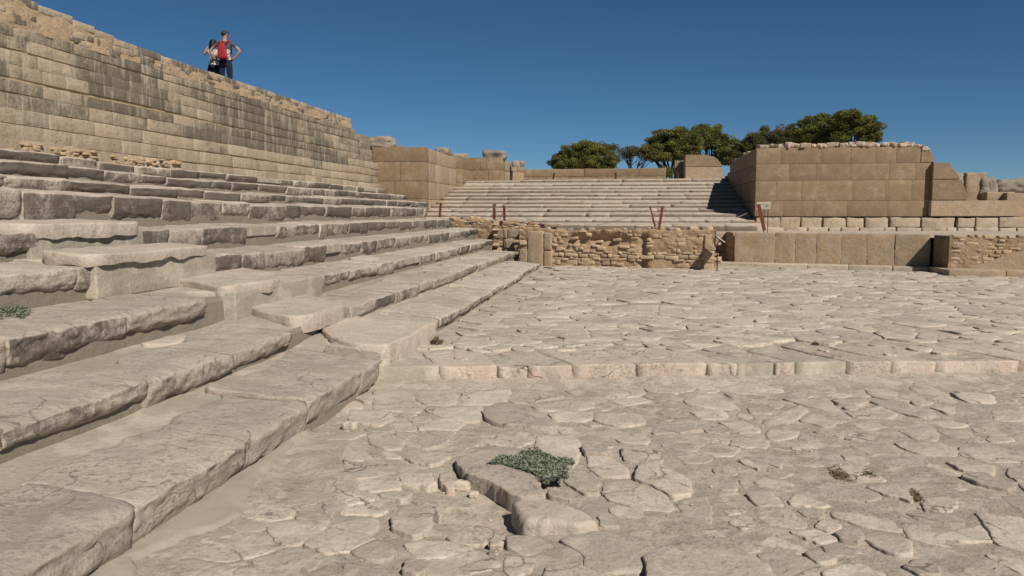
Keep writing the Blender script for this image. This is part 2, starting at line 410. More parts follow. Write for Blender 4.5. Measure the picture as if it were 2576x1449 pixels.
def seeds_fill(region, dens, rng, owned=(), elong=(1, 1), x0=0, x1=1, y0=0, y1=1):
    pts = []; cell = {}
    def key(p): return (int(p[0] // .6), int(p[1] // .6))
    for o in owned: cell.setdefault(key(o), []).append((o, .13))
    tries = int((x1 - x0) * (y1 - y0) * 60)
    for _ in range(tries):
        p = (rng.uniform(x0, x1), rng.uniform(y0, y1))
        if not region(p): continue
        r = dens(p); r *= rng.uniform(.75, 1.35); ok = True; k = key(p)
        for i in (-1, 0, 1):
            for j in (-1, 0, 1):
                for q, rq in cell.get((k[0] + i, k[1] + j), ()):
                    d2 = ((p[0] - q[0]) / elong[0]) ** 2 + ((p[1] - q[1]) / elong[1]) ** 2
                    lim = .085 if rq == .13 else r
                    if d2 < lim * lim: ok = False; break
                if not ok: break
            if not ok: break
        if ok: pts.append(p); cell.setdefault(k, []).append((p, r))
    return pts
def cells(pts, owned, elong=(1, 1)):
    A = np.array(list(pts) + list(owned)) / np.array(elong)
    out = []
    for i in range(len(pts)):
        d = ((A - A[i]) ** 2).sum(1); j = np.argsort(d)[1:46]
        c = clip_cell(tuple(A[i]), [tuple(A[q]) for q in j])
        if c is None or len(c) < 3: out.append(None); continue
        out.append([(x * elong[0], y * elong[1]) for x, y in c])
    return out
def resample(poly, n):
    P = np.array(poly); Q = np.roll(P, -1, 0); L = np.linalg.norm(Q - P, axis=1); T = np.concatenate([[0], np.cumsum(L)])
    s = np.linspace(0, T[-1], n, endpoint=False); i = np.clip(np.searchsorted(T, s, side='right') - 1, 0, len(P) - 1)
    t = ((s - T[i]) / np.maximum(L[i], 1e-9))[:, None]
    return P[i] * (1 - t) + Q[i] * t
def chaikin(P, k=1, f=.14):
    P = np.array(P)
    for _ in range(k):
        Q = np.roll(P, -1, 0); P = np.stack([P * (1 - f) + Q * f, P * f + Q * (1 - f)], 1).reshape(-1, 2)
    return P
def flag(poly, ztop, thick=.12, n=28, gap=.015, edge=.012, amp=.012, seed=0, tilt=(0, 0), rings=(.80, .55, .28), rough=.012, fr=2.2, bev=.022, rc=.14, batter=.98):
    """a flagstone: outline polygon -> verts, faces"""
    P = np.array(poly); c = P.mean(0)
    area = 0.5 * np.sum(P[:, 0] * np.roll(P[:, 1], -1) - np.roll(P[:, 0], -1) * P[:, 1])
    if area < 0: P = P[::-1]; area = -area
    rad = math.sqrt(abs(area) / math.pi)
    if rad < .04: return None
    P = c + (P - c) * max(.5, 1 - gap / rad)
    P = resample(chaikin(P, 1, rc), n)
    d = P - c; L = np.linalg.norm(d, axis=1, keepdims=True) + 1e-9
    P3 = np.concatenate([P, np.full((n, 1), seed * .37)], 1)
    P = P + d / L * ((rough * fbm(P3, 6, 4, seed) + .007 * fbm(P3, 24, 2, seed))[:, None] * 1.6)
    d = P - c; L = np.linalg.norm(d, axis=1, keepdims=True) + 1e-9
    rin = P - d / L * min(bev, rad * .3)
    layers = []
    zt = lambda Q: ztop + tilt[0] * (Q[:, 0] - c[0]) + tilt[1] * (Q[:, 1] - c[1]) + amp * fbm(np.concatenate([Q, np.zeros((len(Q), 1))], 1), fr, 4, seed + 3)
    layers.append(np.concatenate([c + (P - c) * batter, np.full((n, 1), ztop - thick)], 1))
    layers.append(np.concatenate([P, (zt(P) - bev * .95)[:, None]], 1))
    mid = P * .55 + rin * .45
    layers.append(np.concatenate([mid, (zt(mid) - bev * .28)[:, None]], 1))
    layers.append(np.concatenate([rin, zt(rin)[:, None]], 1))
    for r in rings:
        Q = c + (rin - c) * r; layers.append(np.concatenate([Q, zt(Q)[:, None]], 1))
    V = np.concatenate(layers + [np.array([[c[0], c[1], zt(c[None])[0]]])])
    F = []
    for l in range(len(layers) - 1):
        a, b = l * n, (l + 1) * n
        for i in range(n):
            j = (i + 1) % n; F.append((a + i, a + j, b + j, b + i))
    a = (len(layers) - 1) * n; ci = len(V) - 1
    for i in range(n): F.append((a + i, a + (i + 1) % n, ci))
    return V, F
def own_seeds(poly, st=.09):
    P = np.array(poly); out = []
    R = resample(poly, max(8, int(sum(np.linalg.norm(P - np.roll(P, -1, 0), axis=1)) / st)))
    c = P.mean(0)
    for r in (.93, .5): out += [tuple(c + (q - c) * r) for q in R]
    return out

rng = random.Random(11)
EX = []   # explicit stones of the lower court: (poly world, top height, kind)
def ex(conv, pts, z=.034, kind='pave', **kw):
    EX.append(([tuple(atz(*conv(p), z)[:2]) for p in pts], z, kind, kw))
S5 = [[(210,100),(430,90),(510,150),(575,200),(545,255),(350,250),(210,225),(215,160)],
 [(40,245),(170,240),(345,265),(350,300),(270,350),(150,340),(50,310)], [(20,95),(120,105),(215,135),(200,180),(150,185),(60,145)],
 [(0,160),(90,180),(135,230),(60,265),(-40,270)], [(530,110),(560,95),(800,105),(810,190),(740,212),(590,205),(535,165)],
 [(850,112),(1200,95),(1180,160),(1100,200),(850,200)], [(1150,150),(1210,100),(1420,110),(1610,150),(1330,195),(1250,190)],
 [(1335,212),(1620,162),(1800,180),(1800,225),(1650,248),(1420,250)], [(600,225),(980,215),(1000,250),(970,330),(850,330),(720,292),(610,250)],
 [(640,320),(740,305),(870,340),(800,382),(540,372)], [(1010,378),(1500,388),(1510,412),(1385,420),(1370,470),(1270,515),(1050,485),(1005,455)],
 [(1395,425),(1640,430),(1710,490),(1700,600),(1640,640),(1500,590),(1400,530)], [(730,470),(790,428),(960,432),(975,480),(990,495),(880,515),(740,498)],
 [(370,400),(760,395),(785,418),(700,490),(600,518),(450,495)], [(170,430),(220,410),(350,420),(415,480),(400,525),(300,535),(200,495)],
 [(1560,368),(1780,372),(1920,412),(1925,470),(1780,445),(1560,408)], [(1475,275),(1600,257),(1790,257),(1820,305),(1650,330),(1540,318)],
 [(1820,265),(2000,252),(2130,272),(2175,310),(2160,338),(1990,362),(1830,318)], [(1760,572),(1900,577),(2040,660),(2050,712),(1860,712),(1770,640)],
 [(1890,742),(2060,742),(2300,850),(2385,945),(2360,980),(2180,965),(1950,890),(1880,845)], [(1630,660),(1800,692),(1845,760),(1835,850),(1740,855),(1610,760)],
 [(1920,965),(1990,945),(2200,990),(2305,1060),(2285,1105),(2010,1055)], [(1460,1375),(1740,1335),(1830,1400),(1860,1490),(1440,1490)],
 [(600,1370),(720,1320),(980,1265),(1095,1370),(1060,1400),(760,1460),(640,1430)], [(1200,1240),(1210,1165),(1370,1172),(1500,1212),(1515,1250),(1320,1285)],
 [(80,760),(150,730),(400,750),(390,800),(200,830),(110,800)], [(385,690),(620,700),(655,770),(600,800),(430,770)], [(0,500),(110,520),(200,590),(100,610),(-40,600)],
 [(250,900),(20,930),(0,990),(230,1000),(300,960)], [(380,980),(450,920),(640,930),(700,980),(520,1010)], [(-10,600),(30,650),(330,640),(370,690),(100,740),(0,710)],
 [(420,1210),(520,1300),(760,1300),(960,1240),(700,1190)], [(0,1360),(130,1370),(420,1460),(390,1560),(-60,1560)], [(1560,1180),(1900,1120),(2180,1190),(2250,1260),(2220,1400),(1900,1420),(1760,1370),(1740,1280)],
 [(1950,400),(2150,400),(2200,460),(2180,490),(2020,480),(1940,440)], [(2180,350),(2500,345),(2600,400),(2300,405),(2190,380)], [(2020,520),(2200,510),(2310,580),(2290,620),(2050,600)],
 [(340,1010),(560,1010),(600,1080),(500,1150),(360,1090)], [(-130,760),(60,770),(30,840),(-130,850)], [(-60,870),(60,850),(200,890),(30,920)]]
for p in S5: ex(z5, p, rng.uniform(.022, .038))
ex(z5, [(1010,245),(1070,202),(1150,178),(1300,202),(1430,262),(1560,342),(1535,368),(1380,366),(1100,341),(1020,306)], .045)
ex(z5, [(1730,502),(1790,487),(1880,502),(1910,538),(1870,552),(1750,542)], .06)
ex(z5, [(2120,735),(2150,620),(2250,620),(2500,755),(2500,835),(2370,855),(2230,775)], .052)
ex(z5, [(455,1345),(475,1330),(575,1335),(590,1400),(520,1425),(440,1400)], .05)
ex(z5, [(820,580),(1000,525),(1290,535),(1280,600),(1100,640),(880,680)], .072, 'pave', thick=.22)
ex(z5, BLKA, .088, 'slab', thick=.24, bev=.012, amp=.014, rough=.007, rc=.03, batter=.93)
ex(z5, BLKB, .078, 'slab', thick=.24, bev=.030, amp=.020, tilt=(0, .07), rough=.008, rc=.04, batter=1.06)
ex(z5, [(690,690),(760,685),(790,740),(800,810),(740,815),(680,760)], .02, 'slab', tilt=(.1, .0))
S6 = [[(370,270),(450,238),(720,238),(820,305),(700,315),(500,300)], [(735,238),(900,218),(1100,238),(1100,295),(890,302)], [(160,350),(240,302),(370,302),(520,410),(400,402),(200,378)],
 [(410,302),(560,332),(640,368),(520,380)], [(560,392),(640,378),(720,428),(590,430)], [(190,420),(380,408),(430,432),(425,460),(270,465)], [(-20,500),(230,492),(255,540),(100,545),(-20,550)],
 [(250,502),(370,487),(490,550),(300,555)], [(380,482),(540,482),(640,540),(510,550)], [(1320,347),(1480,342),(1720,420),(1725,438),(1650,455),(1480,408)], [(1700,392),(1900,387),(1980,448),(1880,460)],
 [(1580,272),(1720,267),(1900,368),(1860,376),(1620,308)], [(1830,292),(2080,312),(2110,358),(1940,356)], [(1200,492),(1340,482),(1440,518),(1310,528),(1220,510)], [(1500,522),(1700,512),(1750,560),(1725,598),(1590,575)],
 [(1760,542),(1900,537),(2010,580),(2000,608),(1890,598)], [(830,642),(960,612),(1190,640),(1280,682),(1100,668),(860,658)], [(1205,630),(1440,622),(1510,685),(1330,688)], [(1480,612),(1750,612),(1855,660),(1850,692),(1660,685),(1520,640)],
 [(1430,762),(1520,742),(1690,790),(1660,830),(1655,872),(1500,845)], [(820,702),(960,672),(1100,692),(1135,748),(1000,765),(850,748)], [(890,852),(1010,852),(1350,920),(1380,958),(1280,980),(1080,965),(890,928)],
 [(1320,882),(1480,862),(1575,930),(1590,982),(1420,928)], [(830,990),(870,932),(1070,1005),(1010,1018),(840,998)], [(1100,1052),(1230,1002),(1430,1002),(1520,1110),(1510,1172),(1300,1145),(1120,1088)],
 [(150,810),(280,772),(480,882),(475,905),(350,910),(240,878)], [(140,972),(300,952),(335,1060),(310,1135),(200,1135),(130,1080)], [(330,932),(490,922),(555,1045),(440,1075),(400,1030)], [(550,932),(700,922),(785,1005),(700,1005),(620,1008)],
 [(620,1032),(780,1022),(930,1115),(890,1145),(720,1135),(650,1090)], [(640,1240),(720,1195),(950,1290),(935,1315),(820,1285)], [(830,1172),(1000,1172),(1105,1212),(1000,1245)], [(1040,1262),(1120,1232),(1260,1290),(1225,1325),(1080,1308)],
 [(1290,1202),(1400,1182),(1560,1232),(1590,1305),(1460,1298)], [(1560,1162),(1750,1182),(2040,1285),(2020,1305),(1600,1220)], [(1990,1045),(2300,1100),(2350,1300),(2120,1240)], [(40,1222),(170,1162),(340,1152),(480,1285),(430,1305),(200,1285)],
 [(650,1322),(730,1302),(980,1342),(1045,1420),(1040,1500),(740,1500)], [(630,870),(660,842),(830,872),(825,915),(680,925)], [(570,692),(640,672),(760,740),(765,772),(640,738)], [(510,722),(560,722),(630,768),(620,776)],
 [(770,340),(1050,330),(1140,405),(1100,415),(900,370)], [(940,430),(1170,430),(1230,470),(1050,520),(900,480)], [(1190,420),(1380,380),(1480,430),(1450,455),(1240,450)], [(650,480),(880,375),(940,420),(820,500),(700,520)],
 [(1890,640),(2180,620),(2350,690),(2350,730),(2100,740),(1900,690)], [(1810,730),(2090,760),(2080,800),(1900,780)], [(1600,1330),(1750,1380),(1760,1430),(1650,1440),(1540,1380)], [(2030,1310),(2400,1340),(2400,1500),(2280,1440)],
 [(1050,1420),(1230,1360),(1400,1420),(1380,1500),(1060,1500)], [(1740,1200),(2050,1120),(2120,1230),(1930,1240)], [(350,780),(420,765),(470,800),(460,825),(380,820)]]
for p in S6: ex(z6, p, rng.uniform(.02, .036))
ex(z6, [(-60,1310),(60,1250),(560,1312),(680,1380),(720,1500),(-60,1500)], .06, thick=.2)
ex(z6, [(1100,342),(1280,327),(1305,355),(1260,372),(1130,364)], .046)
ex(z6, [(1900,822),(2030,797),(2230,880),(2180,895),(2040,865)], .046)
ex(z6, [(1140,1172),(1240,1147),(1290,1190),(1250,1215),(1160,1200)], .046)
ex(z6, [(940,1302),(980,1290),(1090,1312),(1085,1332),(1010,1342)], .046)

owned = []
for poly, z, kd, kw in EX: owned += own_seeds(poly)
APRON = [tuple(atz(x, y, .04)[:2]) for x, y in ((0, 1700), (250, 1449), (600, 1165), (790, 1085), (700, 1160), (640, 1240), (615, 1300), (480, 1345), (340, 1420), (280, 1700))]
def low_region(p):
    return p[1] < kerbY(p[0]) - .10 and p[0] > ROWX[1] + .12 and not inpoly(p, APRON) and min((p[0] - c[0]) ** 2 + (p[1] - c[1]) ** 2 for c in PIT[:1]) > .10
def dens_low(p): return .225 + .05 * fbm1(p[0], p[1], .7, 2, 8)
pts = seeds_fill(low_region, dens_low, rng, owned, x0=-2.4, x1=7.8, y0=2.2, y1=10.3)
cl = cells(pts, owned)
n_part = 0; rest = Coll(); flags = []
for poly, z, kd, kw in EX: flags.append((poly, z, kd, kw, True))
for p, c in zip(pts, cl):
    if c is None: continue
    A = np.array(c)
    if np.ptp(A[:, 0]) > 1.3 or np.ptp(A[:, 1]) > 1.3: continue
    flags.append((c, rng.uniform(.018, .030), 'pave', {}, False))
def dist_cam(f): c = np.mean(np.array(f[0]), 0); return c[0] ** 2 + c[1] ** 2
flags.sort(key=lambda f: (not f[4], dist_cam(f)))
for i, (poly, z, kd, kw, exq) in enumerate(flags):
    c = np.mean(np.array(poly), 0); near = c[0] ** 2 + c[1] ** 2 < 45
    kw = dict(kw); kw.setdefault('amp', .014); kw.setdefault('bev', .007); kw.setdefault('rc', .09); kw.setdefault('rough', .020); kw.setdefault('thick', .14)
    kw.setdefault('tilt', (rng.uniform(-.025, .03), rng.uniform(-.025, .03)))
    if kd != 'slab' and 'thick' not in kw: pass
    if c[0] < 0 and c[1] < 5.8 and not exq: z += .008
    if kd != 'slab': z = z + min(0.0, float(zlow(np.array([c[0]]), np.array([c[1]]))[0]) - .004)
    if exq and kd == 'pave':
        P_ = np.array(poly); rr0 = np.linalg.norm(P_ - c, axis=1, keepdims=True); poly = c + (P_ - c) * (1 + .020 / rr0)
    r = flag(poly, z + .0, n=64 if near else 34, gap=.0 if exq else rng.uniform(.002, .009), seed=i, rings=(.84, .66, .46, .24) if near else (.7, .4), fr=3.2, **kw)
    if r is None: continue
    mat = M[kd]
    if n_part < 300:
        o = mesh_obj('flagstone', r[0], r[1], mat, low, True, rng.uniform(-1, 1), origin=(c[0], c[1], 0)); n_part += 1
    else: rest.add(r[0], r[1], rng.uniform(-1, 1))
o = rest.build('small_flagstones', M['pave'], low)
if o: stuff(o)
AP2 = [tuple(atz(x, y, .03)[:2]) for x, y in ((0, 1900), (0, 1449), (600, 1150), (790, 1085), (700, 1160), (640, 1240), (615, 1300), (540, 1335), (480, 1352), (340, 1425), (290, 1700), (280, 1900))]
def sdist(x, y, poly):
    P = np.array(poly); best = np.full(len(x), 9.0)
    for i in range(len(P)):
        a = P[i - 1]; d = P[i] - a; t = np.clip(((x - a[0]) * d[0] + (y - a[1]) * d[1]) / (d @ d), 0, 1)
        best = np.minimum(best, np.hypot(x - a[0] - d[0] * t, y - a[1] - d[1] * t))
    ins = np.array([inpoly(p, poly) for p in zip(x, y)]); return np.where(ins, -best, best)
def zap(x, y):
    sd = sdist(x, y, AP2) + .05 * fbm(np.stack([x, y, 0 * x], 1), 3.5, 4, 41)
    return zlow(x, y) * .4 + .036 + .030 * (1 - sstep(0, .3, x - ROWX[1])) - .10 * sstep(-.012, .03, sd)
sheet('cement_apron', np.arange(-2.75, -.3, .025), np.arange(1.9, 6.9, .025), zap, M['plaincement'], low)

# ---- upper court: kerb slabs, then flags
kd = (KB - KA) / np.linalg.norm(KB - KA); kn = np.array([-kd[1], kd[0]])
def kp(s, t): return tuple(KA + kd * s + kn * t)
# start, end, depth, skew, kind
ks = [(-.36, .86, .75, -.15, 'cement'), (.88, 1.47, 1.0, -.30, 'kerb'), (1.49, 1.78, .6, -.2, 'kerb'), (1.80, 2.25, .9, -.35, 'kerb'), (2.27, 2.95, 1.15, -.38, 'kerb'), (2.97, 3.70, 1.1, -.3, 'kerb'),
      (3.72, 4.02, .8, -.3, 'kerb'), (4.04, 4.42, .5, -.3, 'cement'), (4.44, 4.66, .28, -.02, 'kerb'), (4.68, 5.22, .9, -.35, 'cement'), (5.24, 5.72, 1.2, -.4, 'kerb'), (5.74, 6.22, 1.1, -.35, 'kerb'),
      (6.24, 7.15, 1.3, -.5, 'kerb'), (7.17, 8.35, 1.2, -.5, 'kerb'), (8.37, 9.1, 1.1, -.5, 'kerb')]
ks = [(a - .84, b - .84, d, sk, kk) for a, b, d, sk, kk in ks]
s = 8.28
while s < 17:
    l = rng.uniform(.6, 1.3); ks.append((s, s + l, 1.2, -.5, 'kerb')); s += l + .02
own_up = []; kn3 = np.array([kn[0], kn[1], 0.0])
for i, (a, b, d, sk, kk) in enumerate(ks):
    jn = (ks[i + 1][3] if i + 1 < len(ks) else sk) if d > .55 and (b - a) > .5 else sk
    poly = [kp(a, 0), kp((a + b) / 2, rng.uniform(-.03, .02)), kp(b, rng.uniform(-.015, .015)), kp(b + jn * .8, d * .85), kp((a + b) / 2 + sk * .85, d * rng.uniform(.9, 1.1)), kp(a + sk * .8, d * .85)]
    r = flag(poly, UZ + rng.uniform(-.012, .010), thick=.26 if kk == 'cement' else .17, n=54, gap=-.010, amp=.006 if kk == 'cement' else .014, seed=500 + i, rings=(.86, .7, .5, .25), rough=.004 if kk == 'cement' else .020, bev=.008 if kk == 'cement' else .016, rc=.05)
    V = r[0]
    if kk != 'cement':   # ragged underside
        bot = V[:54]; bot[:, 2] += .06 * np.abs(fbm(bot, 4, 3, i)); V[54:108] += kn3 * (.02 * fbm(V[54:108], 9, 3, i))[:, None]; V[:54] = bot
    mesh_obj('kerb_stone', V, r[1], M[kk], upc, True, rng.uniform(-1, 1), origin=(poly[0][0], poly[0][1], 0))
    own_up += own_seeds(poly, .12)
def low_face(s):  # earth bank under the kerb
    return 0
V = []; F = []
for i in range(220):
    s = -1.2 + i * .08; 
    for t, z in ((.02, -.08), (.035, .05), (.05, .12), (.10, .19)):
        p = kp(s, t + .012 * fbm1(s, t * 9, 5, 2, 4)); V.append((p[0], p[1], z))
for i in range(219):
    for k in range(3): a = i * 4 + k; F.append((a, a + 4, a + 5, a + 1))
mesh_obj('kerb_footing', V, F, M['cement'], upc, True, -.4)
def up_region(p):
    return p[1] > kerbY(p[0]) + .25 and p[0] > ROWX[1] + .10 and p[1] < 24.6
def dens_up(p): return (.27 + .012 * max(0, p[1] - 10)) * (1 + .25 * fbm1(p[0], p[1], .5, 2, 8))
el = (1.25, .92)
pts = seeds_fill(up_region, dens_up, rng, own_up, el, x0=-2.4, x1=15.5, y0=8.0, y1=24.6)
cl = cells(pts, own_up, el)
order = sorted(range(len(pts)), key=lambda i: pts[i][0] ** 2 + pts[i][1] ** 2)
rest = Coll(); k = 0
for i in order:
    c = cl[i]
    if c is None: continue
    A = np.array(c)
    if np.ptp(A[:, 0]) > 2.2 or np.ptp(A[:, 1]) > 2.0: continue
    A[:, 0] = np.maximum(A[:, 0], ROWX[1] + .02)
    near = k < 300
    r = flag(A, UZ + rng.uniform(.010, .024) + (.010 if rng.random() < .15 else 0), thick=.08, n=36 if near else 20, gap=rng.uniform(.001, .010), rc=.09, seed=i, amp=.014, fr=2.6,
             tilt=(rng.uniform(-.025, .03), rng.uniform(-.025, .045)), rings=(.75, .45) if near else (.6,), rough=.026, bev=.006)
    if r is None: continue
    vis = -0.72 < (A[:, 0].mean() * cy + A[:, 1].mean() * sy) / max(.1, -A[:, 0].mean() * sy + A[:, 1].mean() * cy) < .72
    if near and vis:
        mesh_obj('flagstone', r[0], r[1], M['pave'], upc, True, rng.uniform(-1, 1), origin=(A[:, 0].mean(), A[:, 1].mean(), UZ)); k += 1
    else: rest.add(r[0], r[1], rng.uniform(-1, 1))
stuff(rest.build('small_flagstones', M['pave'], upc))
# smooth cement repair patches between the flags
for pxs in ([(1000, 885), (1068, 872), (1092, 925), (1080, 940), (965, 935)],):
    pass

# ------------------------------------------------------------------ theatre steps (left)
steps = thing('theatre_steps', 'long tiers of worn grey limestone steps climbing beside the court to the tall left wall', 'steps', (-6.3, 9, 0))
YEND = {1: 22.4, 2: 24.3, 3: 25.9, 4: 28.0, 5: 28.0, 6: 28.2, 7: 31.9, 8: 32.2, 9: 32.2}
GAP0, GAP1 = 7.75, 9.55           # the stairway of thick slabs crosses the tiers here
def wob(k, y): return .035 * fbm1(y, k * 7.3, .35, 2, 21) + .012 * fbm1(y, k * 3.1, 1.7, 2, 22)
for k in range(1, 10):
    ys = np.concatenate([np.arange(-1.0, 14, .12), np.arange(14, YEND[k] + .01, .3), [YEND[k]]])
    xb = ROWX[k + 1] if k < 9 else WALLX + .02
    prof_t = [0, .12, .3, .5, .7, .88, 1.0]
    V = []; nP = 4 + len(prof_t)
    for y in ys:
        zk = rowz(k, y); zb = rowz(k - 1, y) if k > 1 else -.02; x0 = ROWX[k] + wob(k, y) - .045
        rise = (rowz(k + 1, y) if k < 9 else zk + .3) - zk
        sl_ = (.10 if k == 1 else .05) if k < 6 else .09
        V.append((x0 + .02, y, zb - .3)); V.append((x0 + .012, y, zb + .04)); V.append((x0 + .004, y, zk - .10)); V.append((x0 - .004, y, zk - .035))
        for t in prof_t:
            V.append((x0 - .012 + (xb - .1 - x0) * t, y, zk - .040 + sl_ * t))
    V = np.array(V); nz_ = fbm(V, 2.2, 4, 31 + k)
    V[:, 2] += np.where(np.arange(len(V)) % nP >= 4, .022 * nz_, 0); V[:, 0] += np.where(np.arange(len(V)) % nP < 4, .014 * fbm(V, 1.5, 3, 5), 0)
    F = []
    for i in range(len(ys) - 1):
        for j in range(nP - 1): a = i * nP + j; F.append((a, a + nP, a + nP + 1, a + 1))
    # close the far end
    last = (len(ys) - 1) * nP; V = np.concatenate([V, [[xb - .1, ys[-1], rowz(k, ys[-1]) - .6]]]); F.append(tuple([last + j for j in range(nP)] + [len(V) - 1]))
    mesh_obj('cement_riser', V, F, M['cement'], steps, True, rng.uniform(-.6, .6), attrs={'stain': np.append(np.where(np.arange(len(V) - 1) % nP < 4, .75, 0), 0)})
def step_hook(under, rag, seed, c):
    def hk(q, p, h):
        fx = sstep(h[0] - .10, h[0], p[:, 0]); lowz = sstep(-h[2] * .2, -h[2], p[:, 2])
        w = q + np.asarray(c)
        q = q.copy()
        q[:, 0] -= under * fx * lowz
        q[:, 2] += rag * np.maximum(0, fbm(w * np.array([1, 1, .2]), 5.5, 3, seed) + .25) * lowz
        # flaky uneven front
        q[:, 0] += .026 * fx * fbm(w * np.array([1, 1, 2.6]), 8, 4, seed + 5) + .022 * fx * fbm(w * np.array([1, .5, 1]), 2.2, 2, seed + 6)
        # wandering joints and ragged backs
        fd_ = 1 - sstep(h[0] - .06, h[0], p[:, 0]) * .7
        q[:, 1] += .15 * fbm(np.stack([w[:, 0] * 1.3, w[:, 1] * .9, 0 * w[:, 0]], 1), 1.0, 3, 91) * fd_
        bk = 1 - sstep(-h[0], -h[0] * .2, p[:, 0]); q[:, 0] += bk * .16 * fbm(np.stack([w[:, 1], 0 * w[:, 0], 0 * w[:, 0]], 1), 1.6, 3, seed // 40)
        # worn nose
        top = sstep(h[2] * .2, h[2], p[:, 2]); q[:, 2] -= fx * top * .012 * (1 + fbm(w, 3, 2, seed + 8))
        return q
    return hk
nblk = 0; sfar = Coll()
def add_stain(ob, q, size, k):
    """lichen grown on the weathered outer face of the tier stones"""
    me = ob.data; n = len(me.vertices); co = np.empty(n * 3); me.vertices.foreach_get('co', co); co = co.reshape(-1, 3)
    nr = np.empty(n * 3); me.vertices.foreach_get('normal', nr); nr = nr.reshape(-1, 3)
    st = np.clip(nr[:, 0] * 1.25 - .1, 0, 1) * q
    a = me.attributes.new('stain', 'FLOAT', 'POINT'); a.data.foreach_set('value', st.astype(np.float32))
STQ = [0, .84, .92, 1.0, 1.06, 1.1, 1.15, 1.17, 1.17, 1.17]
for k in range(1, 10):
    for (y0, y1, sect) in ((-.6, GAP0, 0), (GAP1 if k > 1 else GAP0 + .1, YEND[k], 1)):
        if k >= 6 and sect == 0: y1 = GAP1 + .05
        y = y0
        while y < y1 - .12:
            near = math.hypot(ROWX[k], y)
            L = rng.uniform(.65, 1.5) if near < 14 else rng.uniform(.8, 1.7)
            if y + L > y1 - .35: L = y1 - y
            ym = y + L / 2; zk = rowz(k, ym) + .02 * fbm1(ym, k, .8, 2, 2) + rng.uniform(-.012, .012)
            rise = rowz(k, ym) - (rowz(k - 1, ym) if k > 1 else (0 if ym < 8 else .2))
            cem = rng.random() < .05 and near > 9
            th = rise * (rng.uniform(.62, .95) if not cem else .5); th = max(.11, th)
            dep = rng.uniform(.50, .86) if k < 9 else .3
            if near < 14: dep = rng.uniform(.62, .88)
            x = ROWX[k] + wob(k, ym) + rng.uniform(-.012, .02)
            res = .045 if near < 9 else (.08 if near < 16 else .15)
            sg = (max(4, int(dep / max(res, .07))), max(4, int(L / res)), 7 if near < 11 else (5 if near < 18 else 3))
            rl = (.095 if k == 1 else .05) if k < 6 else .08
            c = (x - dep / 2, ym, zk - th / 2 + rl * dep * .38)
            o = rock('step_block', c, (dep, L - .004, th), M['cement'] if cem else M['step'], steps, seg=sg, rnd=(min(.030, th * .25), .007, min(.026, th * .2)) if not cem else .010,
                     amp=.020 if not cem else .003, freq=3.0, ry=rl * 1.0, rz=rng.uniform(-.012, .012), seed=nblk, hook=None if cem else step_hook(.026, th * .24, nblk, c))
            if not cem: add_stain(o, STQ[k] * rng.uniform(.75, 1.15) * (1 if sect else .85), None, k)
            nblk += 1; y += L
print('step blocks', nblk)
# pale flat stones set in the treads of the lowest tiers
tst = 0
for k in (1, 2, 3, 4):
    own = []
    def reg(p, k=k): return ROWX[k + 1] + .12 < p[0] < ROWX[k] - .72 or (ROWX[k + 1] + .1 < p[0] < ROWX[k] - .55 and rng.random() < .5)
    for (ya, yb) in ((1.0, GAP0 - .1), (GAP1, 17)):
        pts = seeds_fill(reg, lambda p: .30, rng, own, (1, 1.5), x0=ROWX[k + 1], x1=ROWX[k], y0=ya, y1=yb)
        if len(pts) < 5: continue
        for p, c in zip(pts, cells(pts, own, (1, 1.5))):
            if c is None or rng.random() < .45: continue
            A = np.array(c); A[:, 0] = np.clip(A[:, 0], ROWX[k + 1] + .03, ROWX[k] - .35)
            a_ = abs(.5 * np.sum(A[:, 0] * np.roll(A[:, 1], -1) - np.roll(A[:, 0], -1) * A[:, 1])); bb_ = np.ptp(A[:, 0]) * np.ptp(A[:, 1])
            if np.ptp(A[:, 0]) < .16 or np.ptp(A[:, 1]) > 1.2 or a_ < .62 * bb_: continue
            r = flag(A, rowz(k, p[1]) + .022 - (.08 if k == 1 else .035) * (p[0] - (ROWX[k] - .5)), thick=.08, n=24, gap=.02, seed=tst, amp=.010, tilt=(-.08 if k == 1 else -.04, 0), rings=(.75, .4), rough=.02, bev=.01)
            if r is None: continue
            mesh_obj('tread_stone', r[0], r[1], M['pave'], steps, True, rng.uniform(-1, 1), origin=(p[0], p[1], rowz(k, p[1]))); tst += 1
